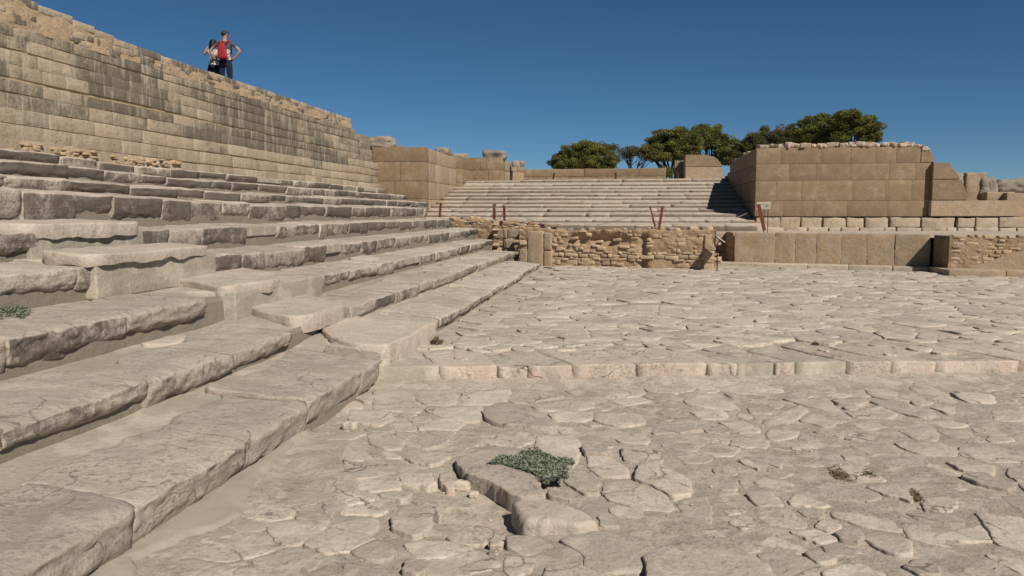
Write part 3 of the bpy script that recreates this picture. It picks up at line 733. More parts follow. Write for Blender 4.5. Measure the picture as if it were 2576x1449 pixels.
# the slabs of the crossing stairway
def conv2(p): return (p[0] * .3812 + 473.5, p[1] * .3812 + 394.6)
def conv1(p): return (p[0] * .4358, p[1] * .4358 + 315.6)
SL = [
 ([(839,854),(900,866),(972,866),(986,860),(1022,843),(1062,820),(1106,805),(985,804),(870,800),(805,832)], .445, .32, (-.06, 0)),
 ([(614,768),(679,745),(721,732),(866,755),(868,761),(792,784),(738,793),(657,782)], .705, .22, (-.03, 0)),
 ([(392,697),(401,682),(534,671),(687,679),(704,696),(561,716),(474,704)], 1.02, .19, (-.03, 0)),
 ([(172,603),(205,595),(362,588),(505,607),(514,616),(400,624),(190,618)], 1.40, .15, (-.05, 0)),
 ([], 1.70, .20, (-.04, 0)),
 ([], 2.56, .30, (-.05, 0))]
for i, (pp, z, th, _) in enumerate(SL):
    poly = [tuple(atz(x, y, z)[:2]) for x, y in pp] if i < 4 else None
    if i == 4: poly = [(-6.26, 7.55), (-6.20, 8.6), (-6.24, 9.6), (-6.95, 9.65), (-7.1, 8.6), (-7.05, 7.5)]
    if i == 5: poly = [(-8.0, 7.0), (-8.0, 8.95), (-8.7, 9.1), (-8.8, 7.0)]
    if i == 3: poly = [(-5.22, 7.15), (-5.20, 8.3), (-5.26, 9.55), (-5.9, 9.65), (-6.1, 8.6), (-5.9, 7.2)]
    r = flag(poly, z, thick=th, n=72, gap=.0, seed=700 + i, amp=.020, rings=(.9, .75, .55, .3), rough=.022, bev=.026, tilt=_)
    V = r[0]; V[:72, 2] += .05 * np.maximum(0, fbm(V[:72], 4, 3, i) + .2)
    o = mesh_obj('thick_slab', V, r[1], M['slab'] if i < 5 else M['cement'], steps, True, rng.uniform(-.3, .8), origin=(poly[0][0], poly[0][1], z))
    o['label'] = ['pinkish end slab resting above the kerb', 'thick pale pinkish slab of the crossing stairway', 'broad pink-grey slab', 'long ragged pale slab', 'uppermost grey slab', 'square cut block at the left edge'][i]
    if i in (2, 3, 4):  # cement footing under the slab
        x0 = min(p[0] for p in poly) - .1; x1 = max(p[0] for p in poly) - .07; y0 = min(p[1] for p in poly) + .12; y1 = max(p[1] for p in poly) - .02
        rock('cement_footing', ((x0 + x1) / 2, (y0 + y1) / 2, z - th / 2 - .2), (x1 - x0, y1 - y0, .40), M['cement'], steps, seg=(3, 6, 3), rnd=.02, amp=.01)

# ------------------------------------------------------------------ masonry walls
def course_wall(parent, A, B, zs, lens, mat, rngw, depth=.5, seam=None, jv=None, wavy=0.0, rnd=.018, amp=.010, joint=.012, proud=.010, seg_res=.30, name='stone', core=None,
                corezone=.03, skip=None, limit=300, stain=None, tone_f=None, top=None, stuffname='small_stones', seedb=0):
    """courses of blocks along A->B, outer face on that line (to the right of it lies the mass when looking A->B)"""
    A = np.array(A, float); B = np.array(B, float); L = np.linalg.norm(B - A); d = (B - A) / L; n = np.array([-d[1], d[0]])  # n points into the mass
    ang = math.atan2(d[1], d[0]); cnt = 0; rest = Coll(); specs = []
    for ci in range(len(zs) - 1):
        z0, z1 = zs[ci], zs[ci + 1]; s = 0.0
        ln = lens[ci]
        if isinstance(ln, list): cuts = ln
        else:
            cuts = [0.0]; 
            while cuts[-1] < L - ln[0] * .6: cuts.append(min(L, cuts[-1] + rngw.uniform(*ln)))
            cuts[-1] = L
        for i in range(len(cuts) - 1):
            a, b = cuts[i], cuts[i + 1]
            if skip and skip((a + b) / 2, (z0 + z1) / 2): continue
            specs.append((a, b, z0, z1, ci))
    mid0 = A + d * L / 2
    specs.sort(key=lambda q: -((q[1] - q[0]) * (q[3] - q[2])) / (np.linalg.norm(A + d * (q[0] + q[1]) / 2) ** 2))
    for (a, b, z0, z1, ci) in specs:
        pr = rngw.uniform(-proud, proud); m = A + d * (a + b) / 2 + n * (depth / 2 - pr); wz = wavy * fbm1((a + b) * .14, ci * 2.3, 1.0, 2, 61) if wavy else 0.0
        g_ = seam(ci, (a + b) / 2) if seam else 0.0
        c = (m[0], m[1], (z0 + z1) / 2 - g_ / 2 + wz); sz = (b - a - (joint if jv is None else jv), depth, z1 - z0 - joint - g_)
        sg = (max(2, int((b - a) / seg_res)), 1, max(2, int((z1 - z0) / seg_res)))
        t = rngw.uniform(-1, 1) if tone_f is None else tone_f(a, z0)
        if cnt < limit:
            o = rock(name, c, sz, mat, parent, seg=sg, rnd=rnd, amp=amp, freq=3.5, rz=ang, seed=seedb + cnt, tone=t)
            if stain is not None:
                me = o.data; sv = np.full(len(me.vertices), stain((a + b) / 2, (z0 + z1) / 2, rngw), dtype=np.float32)
                at = me.attributes.new('stain', 'FLOAT', 'POINT'); at.data.foreach_set('value', sv)
        else: rock(name, c, sz, mat, None, seg=sg, rnd=rnd, amp=amp, freq=3.5, rz=ang, seed=seedb + cnt, tone=t, coll=rest)
        cnt += 1
    if rest.n:
        o = stuff(rest.build(stuffname, mat, parent))
        if stain is not None:
            me = o.data; at = me.attributes.new('stain', 'FLOAT', 'POINT'); at.data.foreach_set('value', np.full(len(me.vertices), .7, dtype=np.float32))
    return cnt

def prism_wall(name, A, B, z0, topf, depth, mat, parent, inset=.03, step=.25, rough=.01, seed=0):
    """solid core: front on A->B line set back by inset, uneven top given by topf(s)"""
    A = np.array(A, float); B = np.array(B, float); L = np.linalg.norm(B - A); d = (B - A) / L; n = np.array([-d[1], d[0]])
    ns = max(2, int(L / step) + 1); S = np.linspace(0, L, ns); V = []; tz = np.array([topf(s) for s in S])
    lev = max(3, int((tz.max() - z0) / step) + 1)
    for i, s in enumerate(S):
        for l in range(lev): p = A + d * s + n * inset; V.append((p[0], p[1], z0 + (tz[i] - z0) * l / (lev - 1)))
        for t in (.33, .66, 1.0): p = A + d * s + n * (inset + (depth - inset) * t); V.append((p[0], p[1], tz[i]))
        p = A + d * s + n * depth; V.append((p[0], p[1], z0))
    V = np.array(V); m = lev + 4; kk = np.arange(len(V)) % m
    nz_ = fbm(V, 3.0, 4, seed)
    V[:, 0] -= np.where(kk < lev, n[0] * rough * nz_, 0); V[:, 1] -= np.where(kk < lev, n[1] * rough * nz_, 0); V[:, 2] += np.where((kk >= lev - 1) & (kk < m - 1), rough * nz_, 0)
    F = []
    for i in range(ns - 1):
        for j in range(m): a = i * m + j; b = i * m + (j + 1) % m; F.append((a, a + m, b + m, b))
    F.append(tuple(range(m))[::-1]); F.append(tuple((ns - 1) * m + j for j in range(m)))
    return mesh_obj(name, V, [f[::-1] for f in F], mat, parent, False, 0.0)

rw = random.Random(5)
# tall left wall: A->B runs towards the camera so that the mass (n) lies at -X ... n = (-dy, dx): d=(0,1) -> n=(-1,0)
SEAM = {0: .15, 1: .12, 2: .3, 3: .26, 4: .3, 5: .0, 6: 0, 7: 0, 8: 0}
lw = thing('ashlar_wall', 'tall weathered tan and grey ashlar wall rising along the top of the theatre steps', 'wall', (WALLX, 20, 2.8))
Y0L, Y1L = 5.5, 32.3
def wtop(y):
    z = 5.30 + .30 * float(np.clip((16 - y) / 5, 0, 1)) + .12 * float(np.clip((20.5 - y) / .4, 0, 1)) * 0
    return z + .03 * fbm1(y, 3.3, 1.1, 2, 4)
base = 2.78
zs = [base - .1, 3.02, 3.30, 3.57, 3.83, 4.07, 4.31, 4.54, 4.76, 4.96]
lens = [(.45, 1.1), (.55, 1.3), (.5, 1.3), (.45, 1.05), (.4, .95), (.4, .8), (.35, .75), (.35, .7), (.3, .6)]
endz = [(4.95, 29.6), (4.76, 30.3), (4.54, 30.9), (4.31, 31.2), (4.07, 31.5), (3.83, 31.7)]
def lskip(s, z):
    y = Y0L + s
    lim = 32.4
    if z > 4.96: lim = 29.2
    elif z > 4.76: lim = 29.6
    elif z > 4.54: lim = 30.3
    elif z > 4.31: lim = 30.9
    elif z > 4.07: lim = 31.3
    elif z > 3.83: lim = 31.6
    return y > lim
def lstain(s, z, r):
    y = Y0L + s
    v = .38 + .72 * float(sstep(3.3, 3.8, z)) - .5 * float(sstep(4.55, 4.85, z)) * r.random()
    v *= (.45 + 1.1 * (fbm1(y, z * 2, .45, 3, 77) + .45)); 
    return max(0, min(1.05, v + r.uniform(-.26, .16)))
course_wall(lw, (WALLX, Y0L), (WALLX, Y1L), zs, lens, M['ashlar'], rw, depth=.45, skip=lskip, stain=lstain, rnd=.010, amp=.009, joint=.007, proud=.005, seg_res=.22, wavy=.04, seam=lambda ci, s: .030 if SEAM[ci] and fbm1(s, ci * 9.1, .22, 2, 6) > SEAM[ci] else 0.0)
def coretop(s):
    y = Y0L + s
    for z, yy in ((5.4, 29.3), (4.96, 29.6), (4.76, 30.3), (4.54, 30.9), (4.31, 31.3), (4.07, 31.6)):
        pass
    if y < 29.25: return wtop(y) - .10
    if y < 29.6: return 4.95
    if y < 30.3: return 4.75
    if y < 30.9: return 4.53
    if y < 31.3: return 4.30
    if y < 31.6: return 4.06
    return 3.8
prism_wall('mortar_core', (WALLX, Y0L), (WALLX, Y1L), 2.4, coretop, .62, M['mortar'], lw, inset=.022, step=.12, rough=.010, seed=3)
prism_wall('mortar_band', (WALLX, Y0L), (WALLX, 29.15), 4.93, lambda s: wtop(Y0L + s) - .11, .30, M['mortar'], lw, inset=.0, step=.09, rough=.035, seed=13)
# upper band: scattered small dark stones set in mortar, and the coping line
for i in range(150):
    y = rw.uniform(7, 29.1); z = rw.choice([5.03, 5.12, 5.18]) + rw.uniform(-.03, .03)
    if wtop(y) - z < .12: z -= .12
    o = rock('stone', (WALLX - .118, y, z), (.24, rw.uniform(.14, .38), rw.uniform(.08, .15)), M['ashlar'], lw, seg=(1, 2, 1), rnd=.02, amp=.02, freq=6, seed=i)
    a = o.data.attributes.new('stain', 'FLOAT', 'POINT'); a.data.foreach_set('value', np.full(len(o.data.vertices), rw.choice([.1, .9, 1.1]), dtype=np.float32))
y = Y0L
while y < 28.7:
    l = rw.uniform(.3, .9); zt = wtop(y + l / 2)
    o = rock('coping_stone', (WALLX - .30, y + l / 2, zt - .07), (.61, l - .004, .14), M['ashlar'], lw, seg=(2, 3, 1), rnd=.02, amp=.014, freq=4, seed=int(y * 50))
    a = o.data.attributes.new('stain', 'FLOAT', 'POINT'); a.data.foreach_set('value', np.full(len(o.data.vertices), rw.choice([.0, .2, .5, .9]), dtype=np.float32))
    y += l
# rubble foot of the wall
for i in range(150):
    y = rw.uniform(7.5, 17.5)
    if y > 14 and rw.random() < .4: continue
    rock('packing_stone', (WALLX - .01, y, 2.92 + rw.uniform(-.06, .16) - .006 * y), (.16, rw.uniform(.08, .24), rw.uniform(.03, .08)), M['mortar'], lw, seg=(1, 1, 1), rnd=.02, amp=.02, freq=8, rz=rw.uniform(-.2, .2), seed=i)

# earth terrace behind the left wall
V, F = boxV(-60, WALLX - .5, 2, 70, -.5, 4.98)
struct(mesh_obj('upper_terrace', V, F, M['ground'], None, False, 0.0))

# ------------------------------------------------------------------ corner building left of the grand stairs
CX, CY = -8.35, 32.3
cb = thing('corner_wall', 'square cut tan corner wall with a pilaster left of the grand staircase', 'wall', (CX, CY, 1.5))
course_wall(cb, (-10.6, CY), (CX, CY), [1.2, 1.80, 2.36, 3.10, 3.90, 4.50], [[0, .9, 1.7, 2.25], [0, .75, 1.35, 1.9, 2.25], [0, .95, 2.25], [0, 1.2, 2.25], [0, 2.25]], M['smooth'], rw, depth=.7, joint=.008, proud=.004, amp=.005, seg_res=.25, seedb=900)
# flank facing the stairs (to +X): runs back; mass to the left
course_wall(cb, (CX, CY + .71), (CX, 38.4), [1.2, 1.80, 2.36, 3.10, 3.90, 4.48], [(1.0, 1.6)] * 5, M['smoothgrey'], rw, depth=.7, joint=.010, proud=.012, amp=.010, seg_res=.3, seedb=950,
            skip=lambda s, z: s > 5 and z > 3.9)
course_wall(cb, (CX + .28, 38.42), (CX + .28, 41.2), [3.0, 3.25, 3.95, 4.55], [[0, 2.78]] * 3, M['smooth'], rw, depth=.98, joint=.008, proud=.004, amp=.008, seedb=980)
course_wall(cb, (CX - .3, 38.41), (CX + .27, 38.41), [3.0, 3.25, 3.95, 4.55], [[0, .57]] * 3, M['smooth'], rw, depth=.5, joint=.008, proud=.004, amp=.008, seedb=990)
V, F = boxV(-10.55, CX - .2, CY + .2, 41, .5, 4.35); mesh_obj('wall_core', V, F, M['mortar'], cb, False, 0.0)

def boulder(name, c, size, mat, parent=None, seed=0, amp=.25, freq=1.6, seg=10, **kw):
    q, F = rock_mesh(size, (seg, seg, max(4, int(seg * .6))), min(size) * .42, 0, 1, seed, c)
    w = q + np.asarray(c); m = min(size)
    nrm = q / (np.linalg.norm(q, axis=1, keepdims=True) + 1e-9)
    dsp = amp * m * fbm(w, freq / m * .6, 4, seed) - .12 * m * np.abs(fbm(w, 3.2 / m, 3, seed + 4))
    q = q + nrm * dsp[:, None]
    return mesh_obj(name, q + np.asarray(c), F, mat, parent, True, kw.get('tone', random.uniform(-1, 1)), origin=c)
p = atY(952, 352, 33.2)
tag(boulder('eroded_rock', (p[0] - .1, 33.3, 4.72), (1.5, .9, .55), M['rockgrey'], None, 3, .4, seg=16), 'large cavernous grey rock lying on the corner wall beside the tall left wall', 'rock')
tag(boulder('eroded_rock', (-8.65, 36.9, 4.62), (.7, .8, .36), M['rockgrey'], None, 5, .35, seg=10), 'small pale rock on top of the wall flank next to the pilaster', 'rock')
tag(boulder('eroded_rock', (-8.7, 41.3, 4.66), (1.0, .7, .5), M['rockgrey'], None, 15, .35, seg=10), 'pale rock piled behind the pilaster left of the grand stairs', 'rock')

# wall at the head of the stairs, left
hw = thing('head_wall', 'short two course wall end at the top left of the grand staircase', 'wall', (-7.4, 42, 3.4))
course_wall(hw, (-8.4, 42.0), (-6.62, 42.0), [3.2, 4.05, 4.72], [[0, 1.0, 1.78], [0, .55, 1.78]], M['smooth'], rw, depth=.8, joint=.01, amp=.01, seedb=1000)
course_wall(hw, (-6.62, 42.81), (-6.62, 45.6), [3.2, 4.05, 4.6], [(1, 1.5)] * 2, M['smoothgrey'], rw, depth=.7, joint=.01, amp=.02, seedb=1010)
tag(boulder('eroded_rock', (-7.15, 42.5, 4.86), (1.25, .9, .55), M['rockgrey'], None, 9, .35, seg=14), 'rounded pale boulder sitting on the short wall at the stair head', 'rock')
hw2 = thing('head_wall', 'tiny rough wall stub beside the left end of the long low wall', 'wall', (-6.2, 44.5, 3.4))
course_wall(hw2, (-6.5, 44.4), (-5.85, 44.4), [3.2, 4.05, 4.35], [[0, .65], [0, .3, .65]], M['smoothgrey'], rw, depth=.5, joint=.01, amp=.02, seedb=1020)
boulder('cap_stone', (-6.1, 44.65, 4.5), (.7, .4, .36), M['rockgrey'], hw2, 21, .35, seg=8)

# long low wall behind the stair head
lo = thing('low_wall', 'long low brown wall closing the platform behind the stair head', 'wall', (-2, 46, 3.4))
course_wall(lo, (-6.1, 46.0), (2.05, 46.0), [3.2, 3.85, 4.30], [(1.2, 2.4), (2.0, 3.6)], M['smooth'], rw, depth=.5, joint=.012, proud=.02, amp=.02, seedb=1030)
lo2 = thing('low_wall', 'very low block row between the long low wall and the rounded pier', 'wall', (3, 46, 3.4))
course_wall(lo2, (2.07, 46.3), (4.4, 46.3), [3.2, 3.72], [(.7, 1.2)], M['smoothgrey'], rw, depth=.5, joint=.012, amp=.02, seedb=1045)

# pier with rounded top, right of the stair head
pr = thing('pier', 'brown pier wall with a rounded upper right corner at the stair head', 'wall', (3.6, 41.5, 3.4))
pa = atY(1722, 452, 42.0); pb = atY(1816, 452, 42.0)
V = []; prof = [(pa[0], 3.2), (pb[0] + .1, 3.2), (pb[0] + .05, 3.9), (pb[0] - .05, 4.25), (pb[0] - .35, 4.58), (pb[0] - .75, 4.72), (pa[0] + .05, 4.74), (pa[0], 4.70)]
prA = [q for q in prof if q[1] <= 4.24]; 
def extr(name, prof, y0, y1, mat, parent, tone=0):
    n = len(prof); V = [(x, y0, z) for x, z in prof] + [(x, y1, z) for x, z in prof]
    F = [tuple(range(n)), tuple(range(n, 2 * n))[::-1]] + [(i, i + n, (i + 1) % n + n, (i + 1) % n) for i in range(n)]
    bm = bmesh.new(); vv = [bm.verts.new(v) for v in V]
    for f in F: bm.faces.new([vv[i] for i in f])
    bmesh.ops.recalc_face_normals(bm, faces=bm.faces); bmesh.ops.bevel(bm, geom=list(bm.edges), offset=.02, segments=2, affect='EDGES')
    me = bpy.data.meshes.new(name); bm.to_mesh(me); bm.free(); me.materials.append(mat)
    a = me.attributes.new('tone', 'FLOAT', 'POINT'); a.data.foreach_set('value', np.full(len(me.vertices), tone, dtype=np.float32))
    o = bpy.data.objects.new(name, me); COL.objects.link(o)
    if parent: o.parent = parent; o.matrix_parent_inverse = Matrix.Translation(-Vector(parent.location))
    return o
extr('stone', [(pa[0], 3.2), (pb[0] + .1, 3.2), (pb[0] + .05, 3.9), (pb[0] + .0, 4.12), (pa[0], 4.14)], 42.0, 43.0, M['smoothgrey'], pr, .3)
extr('stone', [(pa[0], 4.15), (pb[0] - .0, 4.13), (pb[0] - .1, 4.35), (pb[0] - .35, 4.60), (pb[0] - .75, 4.73), (pa[0] + .02, 4.75)], 42.0, 43.0, M['smooth'], pr, .6)
pc = atY(1696, 452, 43.2)
pr2 = thing('pier', 'narrow lower block standing against the left side of the rounded pier', 'wall', (pc[0], 43.2, 3.4))
rock('stone', (pc[0] + .32, 43.6, 3.9), (.62, .8, 1.25), M['smooth'], pr2, seg=(2, 2, 3), rnd=.02, amp=.01)

# ------------------------------------------------------------------ grand staircase
gs = thing('grand_staircase', 'broad flight of twelve pale stone stairs between the corner wall and the large right wall', 'staircase', (-1.8, 31, 1.15))
SY = [562, 552, 537, 526, 515, 506, 496, 488, 478, 470, 462, 452]
stY = []; stZ = []
for i, py in enumerate(SY):
    Y = 29.9 + i * .86; D = Y / (cy + .144 * (1500 - 1288) / 2004); stY.append(Y); stZ.append(H_EYE - (py - 535) / 2004 * D)
XR = 4.68
for i in range(12):
    Y, Z = stY[i], stZ[i]; Zp = stZ[i - 1] if i else 1.15; rise = Z - Zp
    x = CX + (.02 if i > 2 else -.1); xe = XR + (0 if i > 1 else 0)
    if i == 0: xe = 4.62
    while x < xe - .05:
        L = rw.uniform(.9, 2.0)
        if x + L > xe - .5: L = xe - x
        th = rise + .03; dep = 1.05
        c = (x + L / 2, Y + dep / 2 + .06 * fbm1(x, i, .16, 2, 4), Z - th / 2 + .05 * fbm1(x, i * 3.1, .14, 2, 9))
        def hk(q, p, h):
            fy = sstep(-h[1] + .05, -h[1], p[:, 1]); lowz = sstep(h[2] * .1, -h[2], p[:, 2]); q = q.copy(); q[:, 1] += .035 * fy * lowz; 
            q[:, 2] -= fy * .014 * (1 + fbm(q + np.array(c), 2.2, 2, 5)) * (p[:, 2] > 0); return q
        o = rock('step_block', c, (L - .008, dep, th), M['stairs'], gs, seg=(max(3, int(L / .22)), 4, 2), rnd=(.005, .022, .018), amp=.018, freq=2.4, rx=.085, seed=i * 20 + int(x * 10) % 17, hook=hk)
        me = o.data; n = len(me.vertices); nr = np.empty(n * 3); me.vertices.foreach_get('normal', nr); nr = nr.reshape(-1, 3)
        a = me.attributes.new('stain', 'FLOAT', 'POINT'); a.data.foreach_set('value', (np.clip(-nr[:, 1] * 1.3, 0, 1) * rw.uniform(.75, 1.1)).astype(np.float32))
        x += L
V, F = boxV(CX - .4, XR + .3, 30.4, 40.2, .3, 1.2); 
Vc = []; Fc = []
pts_ = [(30.1, 1.05)] + [(stY[i] + .25, stZ[i] - .08) for i in range(12)] + [(42.5, stZ[11] - .02), (42.5, .2), (30.1, .2)]
n = len(pts_); Vc = [(CX - .3, a, b) for a, b in pts_] + [(XR + .3, a, b) for a, b in pts_]
Fc = [tuple(range(n)), tuple(range(n, 2 * n))[::-1]] + [(i, i + n, (i + 1) % n + n, (i + 1) % n) for i in range(n)]
mesh_obj('stair_core', Vc, Fc, M['earth'], gs, False, 0.0)
# platform behind
V, F = boxV(-40, 40, 41.6, 130, -.5, stZ[11] - .05)
struct(mesh_obj('rear_platform', V, F, M['ground'], None, False, 0.0))
# landing in front of the stairs
def zl(x, y): return 1.13 + .03 * fbm(np.stack([x, y, 0 * x], 1), 1.1, 4, 6) + .34 * sstep(-2.6, -4.6, x) * (1 - sstep(28.5, 31, y))
LW1, LW2, LW3 = np.array([3.16, 24.66]), np.array([8.22, 23.32]), np.array([8.24, 22.1])
RB = [(-7.2, 28.9), (-4.55, 28.1), (-4.5, 26.2), (-3.40, 25.9), (-3.35, 24.2), (-1.9, 23.75), (.3, 23.15), (2.4, 22.75)]
def rubY(x):
    for a, b in zip(RB[:-1], RB[1:]):
        if a[0] <= x <= b[0]: return a[1] + (b[1] - a[1]) * (x - a[0]) / (b[0] - a[0])
    return 99
def landkeep(x, y):
    out = []
    for a, b in zip(x, y):
        if a < -7.2: e = 30.0
        elif a < 2.4: e = rubY(a) + .3
        elif a < 3.3: e = 27.3
        elif a < 8.2: e = LW1[1] + (a - LW1[0]) * (LW2[1] - LW1[1]) / (LW2[0] - LW1[0]) + .25
        else: e = 22.3 - (a - 8.2) * .18
        out.append(b > e)
    return np.array(out)
land = struct(sheet('landing', np.arange(-10.4, 30, .2), np.arange(17.5, 34, .2), zl, M['earth'], keep=landkeep))

# ------------------------------------------------------------------ rubble wall between the court and the landing
rb = thing('rubble_wall', 'crumbling ochre rubble wall with a broken hollow facing the far side of the court', 'wall', (0, 23.2, .2))
def rubtop(x):
    return (1.30 + .10 * fbm1(x, 1.7, 1.6, 3, 8)) + .26 * float(sstep(-1.8, -4.6, x))
RBL = []
for a, b in zip(RB[:-1], RB[1:]):
    RBL.append((np.array(a), np.array(b), np.linalg.norm(np.array(b) - np.array(a))))
TOT = sum(l for _, _, l in RBL)
def rbp(s):
    for a, b, l in RBL:
        if s <= l or b is RBL[-1][1]: d = (b - a) / l; return a + d * min(s, l), d
        s -= l
nS = int(TOT / .07); nL = 24; V = []
for i in range(nS + 1):
    s = TOT * i / nS; p, d = rbp(s); n = np.array([-d[1], d[0]]); top = rubtop(p[0])
    for l in range(nL):
        z = -.0 + (top) * l / (nL - 1)
        P = np.array([[p[0], p[1], z]])
        off = .045 * float(fbm(P, 3.2, 4, 5)[0]) + (.05 * float(fbm(P, 9, 3, 15)[0]) - .03) * float(sstep(.6, .9, z))
        hol = math.exp(-(((p[0] + .9) / 1.0) ** 2 + ((z - .98) / .20) ** 2)) * .20                        # broken hollow
        hol += math.exp(-(((p[0] - .42) / .10) ** 2)) * .16 * (z < 1.15)                                   # vertical slot
        q = p + n * (.062 + hol + off); V.append((q[0], q[1], z))
    for t in (.35, .7, 1.1): q = p + n * (.1 + t); V.append((q[0], q[1], top - .02 + .05 * float(fbm(np.array([[q[0], q[1], 0]]), 4, 2, 3)[0])))
m = nL + 3; F = []
for i in range(nS):
    for j in range(m - 1): a = i * m + j; F.append((a, a + m, a + m + 1, a + 1))
F.append(tuple(nS * m + j for j in range(nL)))
mesh_obj('earth_core', V, F, M['rubcore'], rb, True, 0.0)
cnt = 0; rest = Coll(); z = .16; ci = 0
rr = random.Random(3)
stones = []
while z < 1.62:
    hcs = rr.uniform(.055, .16); s = rr.uniform(0, .1)
    while s < TOT - .05:
        L = rr.uniform(.10, .34) * (1.25 if z < .5 else 1)
        p, d = rbp(s + L / 2); x = p[0]; top = rubtop(x)
        hol = ((x + .9) / 1.05) ** 2 + ((z - .98) / .26) ** 2 < 1
        slot = abs(x - .42) < .10 and z < 1.15
        if z + hcs < top + .02 and not slot and not (hol and rr.random() < .8) and rr.random() < (.92 if z < .66 else (.58 if x > -2 else .85)):
            if x < -2.4 and z > .5 : L = L * 1.6; hh = hcs
            stones.append((s, min(L, rr.uniform(.1, .5)) if 0 else L, z, hcs))
        s += L
    z += hcs
rr.shuffle(stones)
for i, (s, L, z, hcs) in enumerate(stones):
    p, d = rbp(s + L / 2); n = np.array([-d[1], d[0]]); pro = rr.uniform(-.012, .028)
    c = (p[0] + n[0] * (.16 - pro), p[1] + n[1] * (.16 - pro), z + hcs / 2 + rr.uniform(-.025, .025))
    kw = dict(seg=(2, 1, 2), rnd=.030, amp=.022, freq=7, rz=math.atan2(d[1], d[0]) + rr.uniform(-.12, .12), ry=rr.uniform(-.16, .16), seed=i)
    if i < 300: rock('rubble_stone', c, (L * rr.uniform(.7, 1.02), .24, hcs * rr.uniform(.65, 1.1)), M['rubble'], rb, **kw)
    else: rock('rubble_stone', c, (L - .018, .24, hcs - .012), M['rubble'], None, coll=rest, **kw)
if rest.n: stuff(rest.build('small_rubble', M['rubble'], rb))
# upright jamb slabs and squared blocks at its left part
S5_ = sum(l for _, _, l in RBL[:4])
for (s0, wd, z0, z1, tn) in ((S5_ + .33, .50, .15, 1.24, .9), (S5_ + .86, .27, .15, .64, 1.0), (S5_ + .86, .25, .67, 1.2, .1), (S5_ + .05, .26, .15, .7, .2), (4.75, .46, .95, 1.27, -.4), (5.24, .42, .98, 1.26, 0), (5.1, .56, .62, .92, .3)):
    p, d = rbp(s0 + wd / 2); n = np.array([-d[1], d[0]])
    rock('jamb_block', (p[0] + n[0] * .17, p[1] + n[1] * .17, (z0 + z1) / 2), (wd, .34, z1 - z0), M['smoothgrey'], rb, seg=(3, 1, 4), rnd=.03, amp=.02, freq=4, rz=math.atan2(d[1], d[0]), tone=tn)
# loose rubble crest
for i in range(46):
    x = rr.uniform(-6.5, 2.3); y = rubY(x) + rr.uniform(.12, .7); sz = rr.uniform(.07, .22)
    rock('crest_stone', (x, y, rubtop(x) + .01), (sz * 1.3, sz, sz * .7), M['rubble'] if rr.random() < .6 else M['rockgrey'], rb, seg=(1, 1, 1), rnd=.05, amp=.03, freq=6, rz=rr.uniform(0, 3), seed=i)

# ------------------------------------------------------------------ niche between rubble wall and terrace wall
ni = thing('niche_wall', 'recessed three course wall in the shaded gap between rubble wall and terrace wall', 'wall', (2.8, 27, .3))
course_wall(ni, (1.9, 27.0), (3.9, 27.0), [.1, .50, .80, 1.16], [[0, 1.1, 2.0], [0, .8, 2.0], [0, 1.3, 2.0]], M['smoothgrey'], rw, depth=.4, joint=.016, amp=.01, seedb=1100)
V, F = boxV(1.5, 4.2, 22.9, 27.2, -.2, .24); mesh_obj('niche_floor', V, F, M['cement'], ni, False, 0.2)
course_wall(rb, (2.40, 22.78), (2.40, 27.0), [.1, .4, .75, 1.2], [(.5, .9)] * 3, M['rubble'], rw, depth=.3, rnd=.03, amp=.03, seedb=1150)

# ------------------------------------------------------------------ terrace wall (lower right)
tw = thing('terrace_wall', 'low orthostat wall of big upright stained slabs at the far right of the court', 'wall', (5.5, 24, .3))
Lt = float(np.linalg.norm(LW2 - LW1))
course_wall(tw, LW1, LW2, [.28, 1.20], [[0, 1.15, 1.72, 2.30, 2.95, 3.62, 4.35, Lt]], M['smoothgrey'], rw, depth=.45, joint=.004, proud=.010, amp=.026, rnd=.010, seg_res=.12, name='orthostat', seedb=1200)
# return on its left end
course_wall(tw, (3.17, 27.0), (3.17, 25.13), [.28, .7, 1.19], [(.7, 1.1)] * 2, M['smoothgrey'], rw, depth=.45, joint=.012, amp=.018, seedb=1220)
# projecting right part: side face then front
course_wall(tw, (8.24, 23.2), (8.24, 22.13), [.28, 1.20], [[0, .45, 1.07]], M['smooth'], rw, depth=.6, joint=.006, amp=.012, seedb=1240)
pw = thing('projecting_wall', 'projecting wall of ochre rubble half covered with smooth grey plaster at the right edge', 'wall', (10, 22, .3))
A = np.array([8.24, 22.1]); B = np.array([17.0, 20.6]); prism_wall('earth_core', A, B, 0.1, lambda s: 1.17, 1.4, M['rubcore'], pw, inset=.05, step=.1, rough=.04, seed=8)
d = (B - A) / np.linalg.norm(B - A); n2 = np.array([-d[1], d[0]])
i = 0; z = .3
while z < 1.14:
    hc = rr.uniform(.06, .11); s = rr.uniform(0, .1)
    while s < 3.0:
        L = rr.uniform(.12, .38); xmax = .55 + (z - .3) * 2.2
        if s + L / 2 < xmax:
            p = A + d * (s + L / 2); rock('rubble_stone', (p[0] + n2[0] * rr.uniform(.13, .17), p[1] + n2[1] * rr.uniform(.13, .17), z + hc / 2 + rr.uniform(-.02, .02)), (L * rr.uniform(.6, 1), .22, hc * rr.uniform(.6, 1.05)), M['rubble'], pw, seg=(2, 1, 1), rnd=.025, amp=.02, freq=7, rz=math.atan2(d[1], d[0]), seed=i); i += 1
        s += L
    z += hc
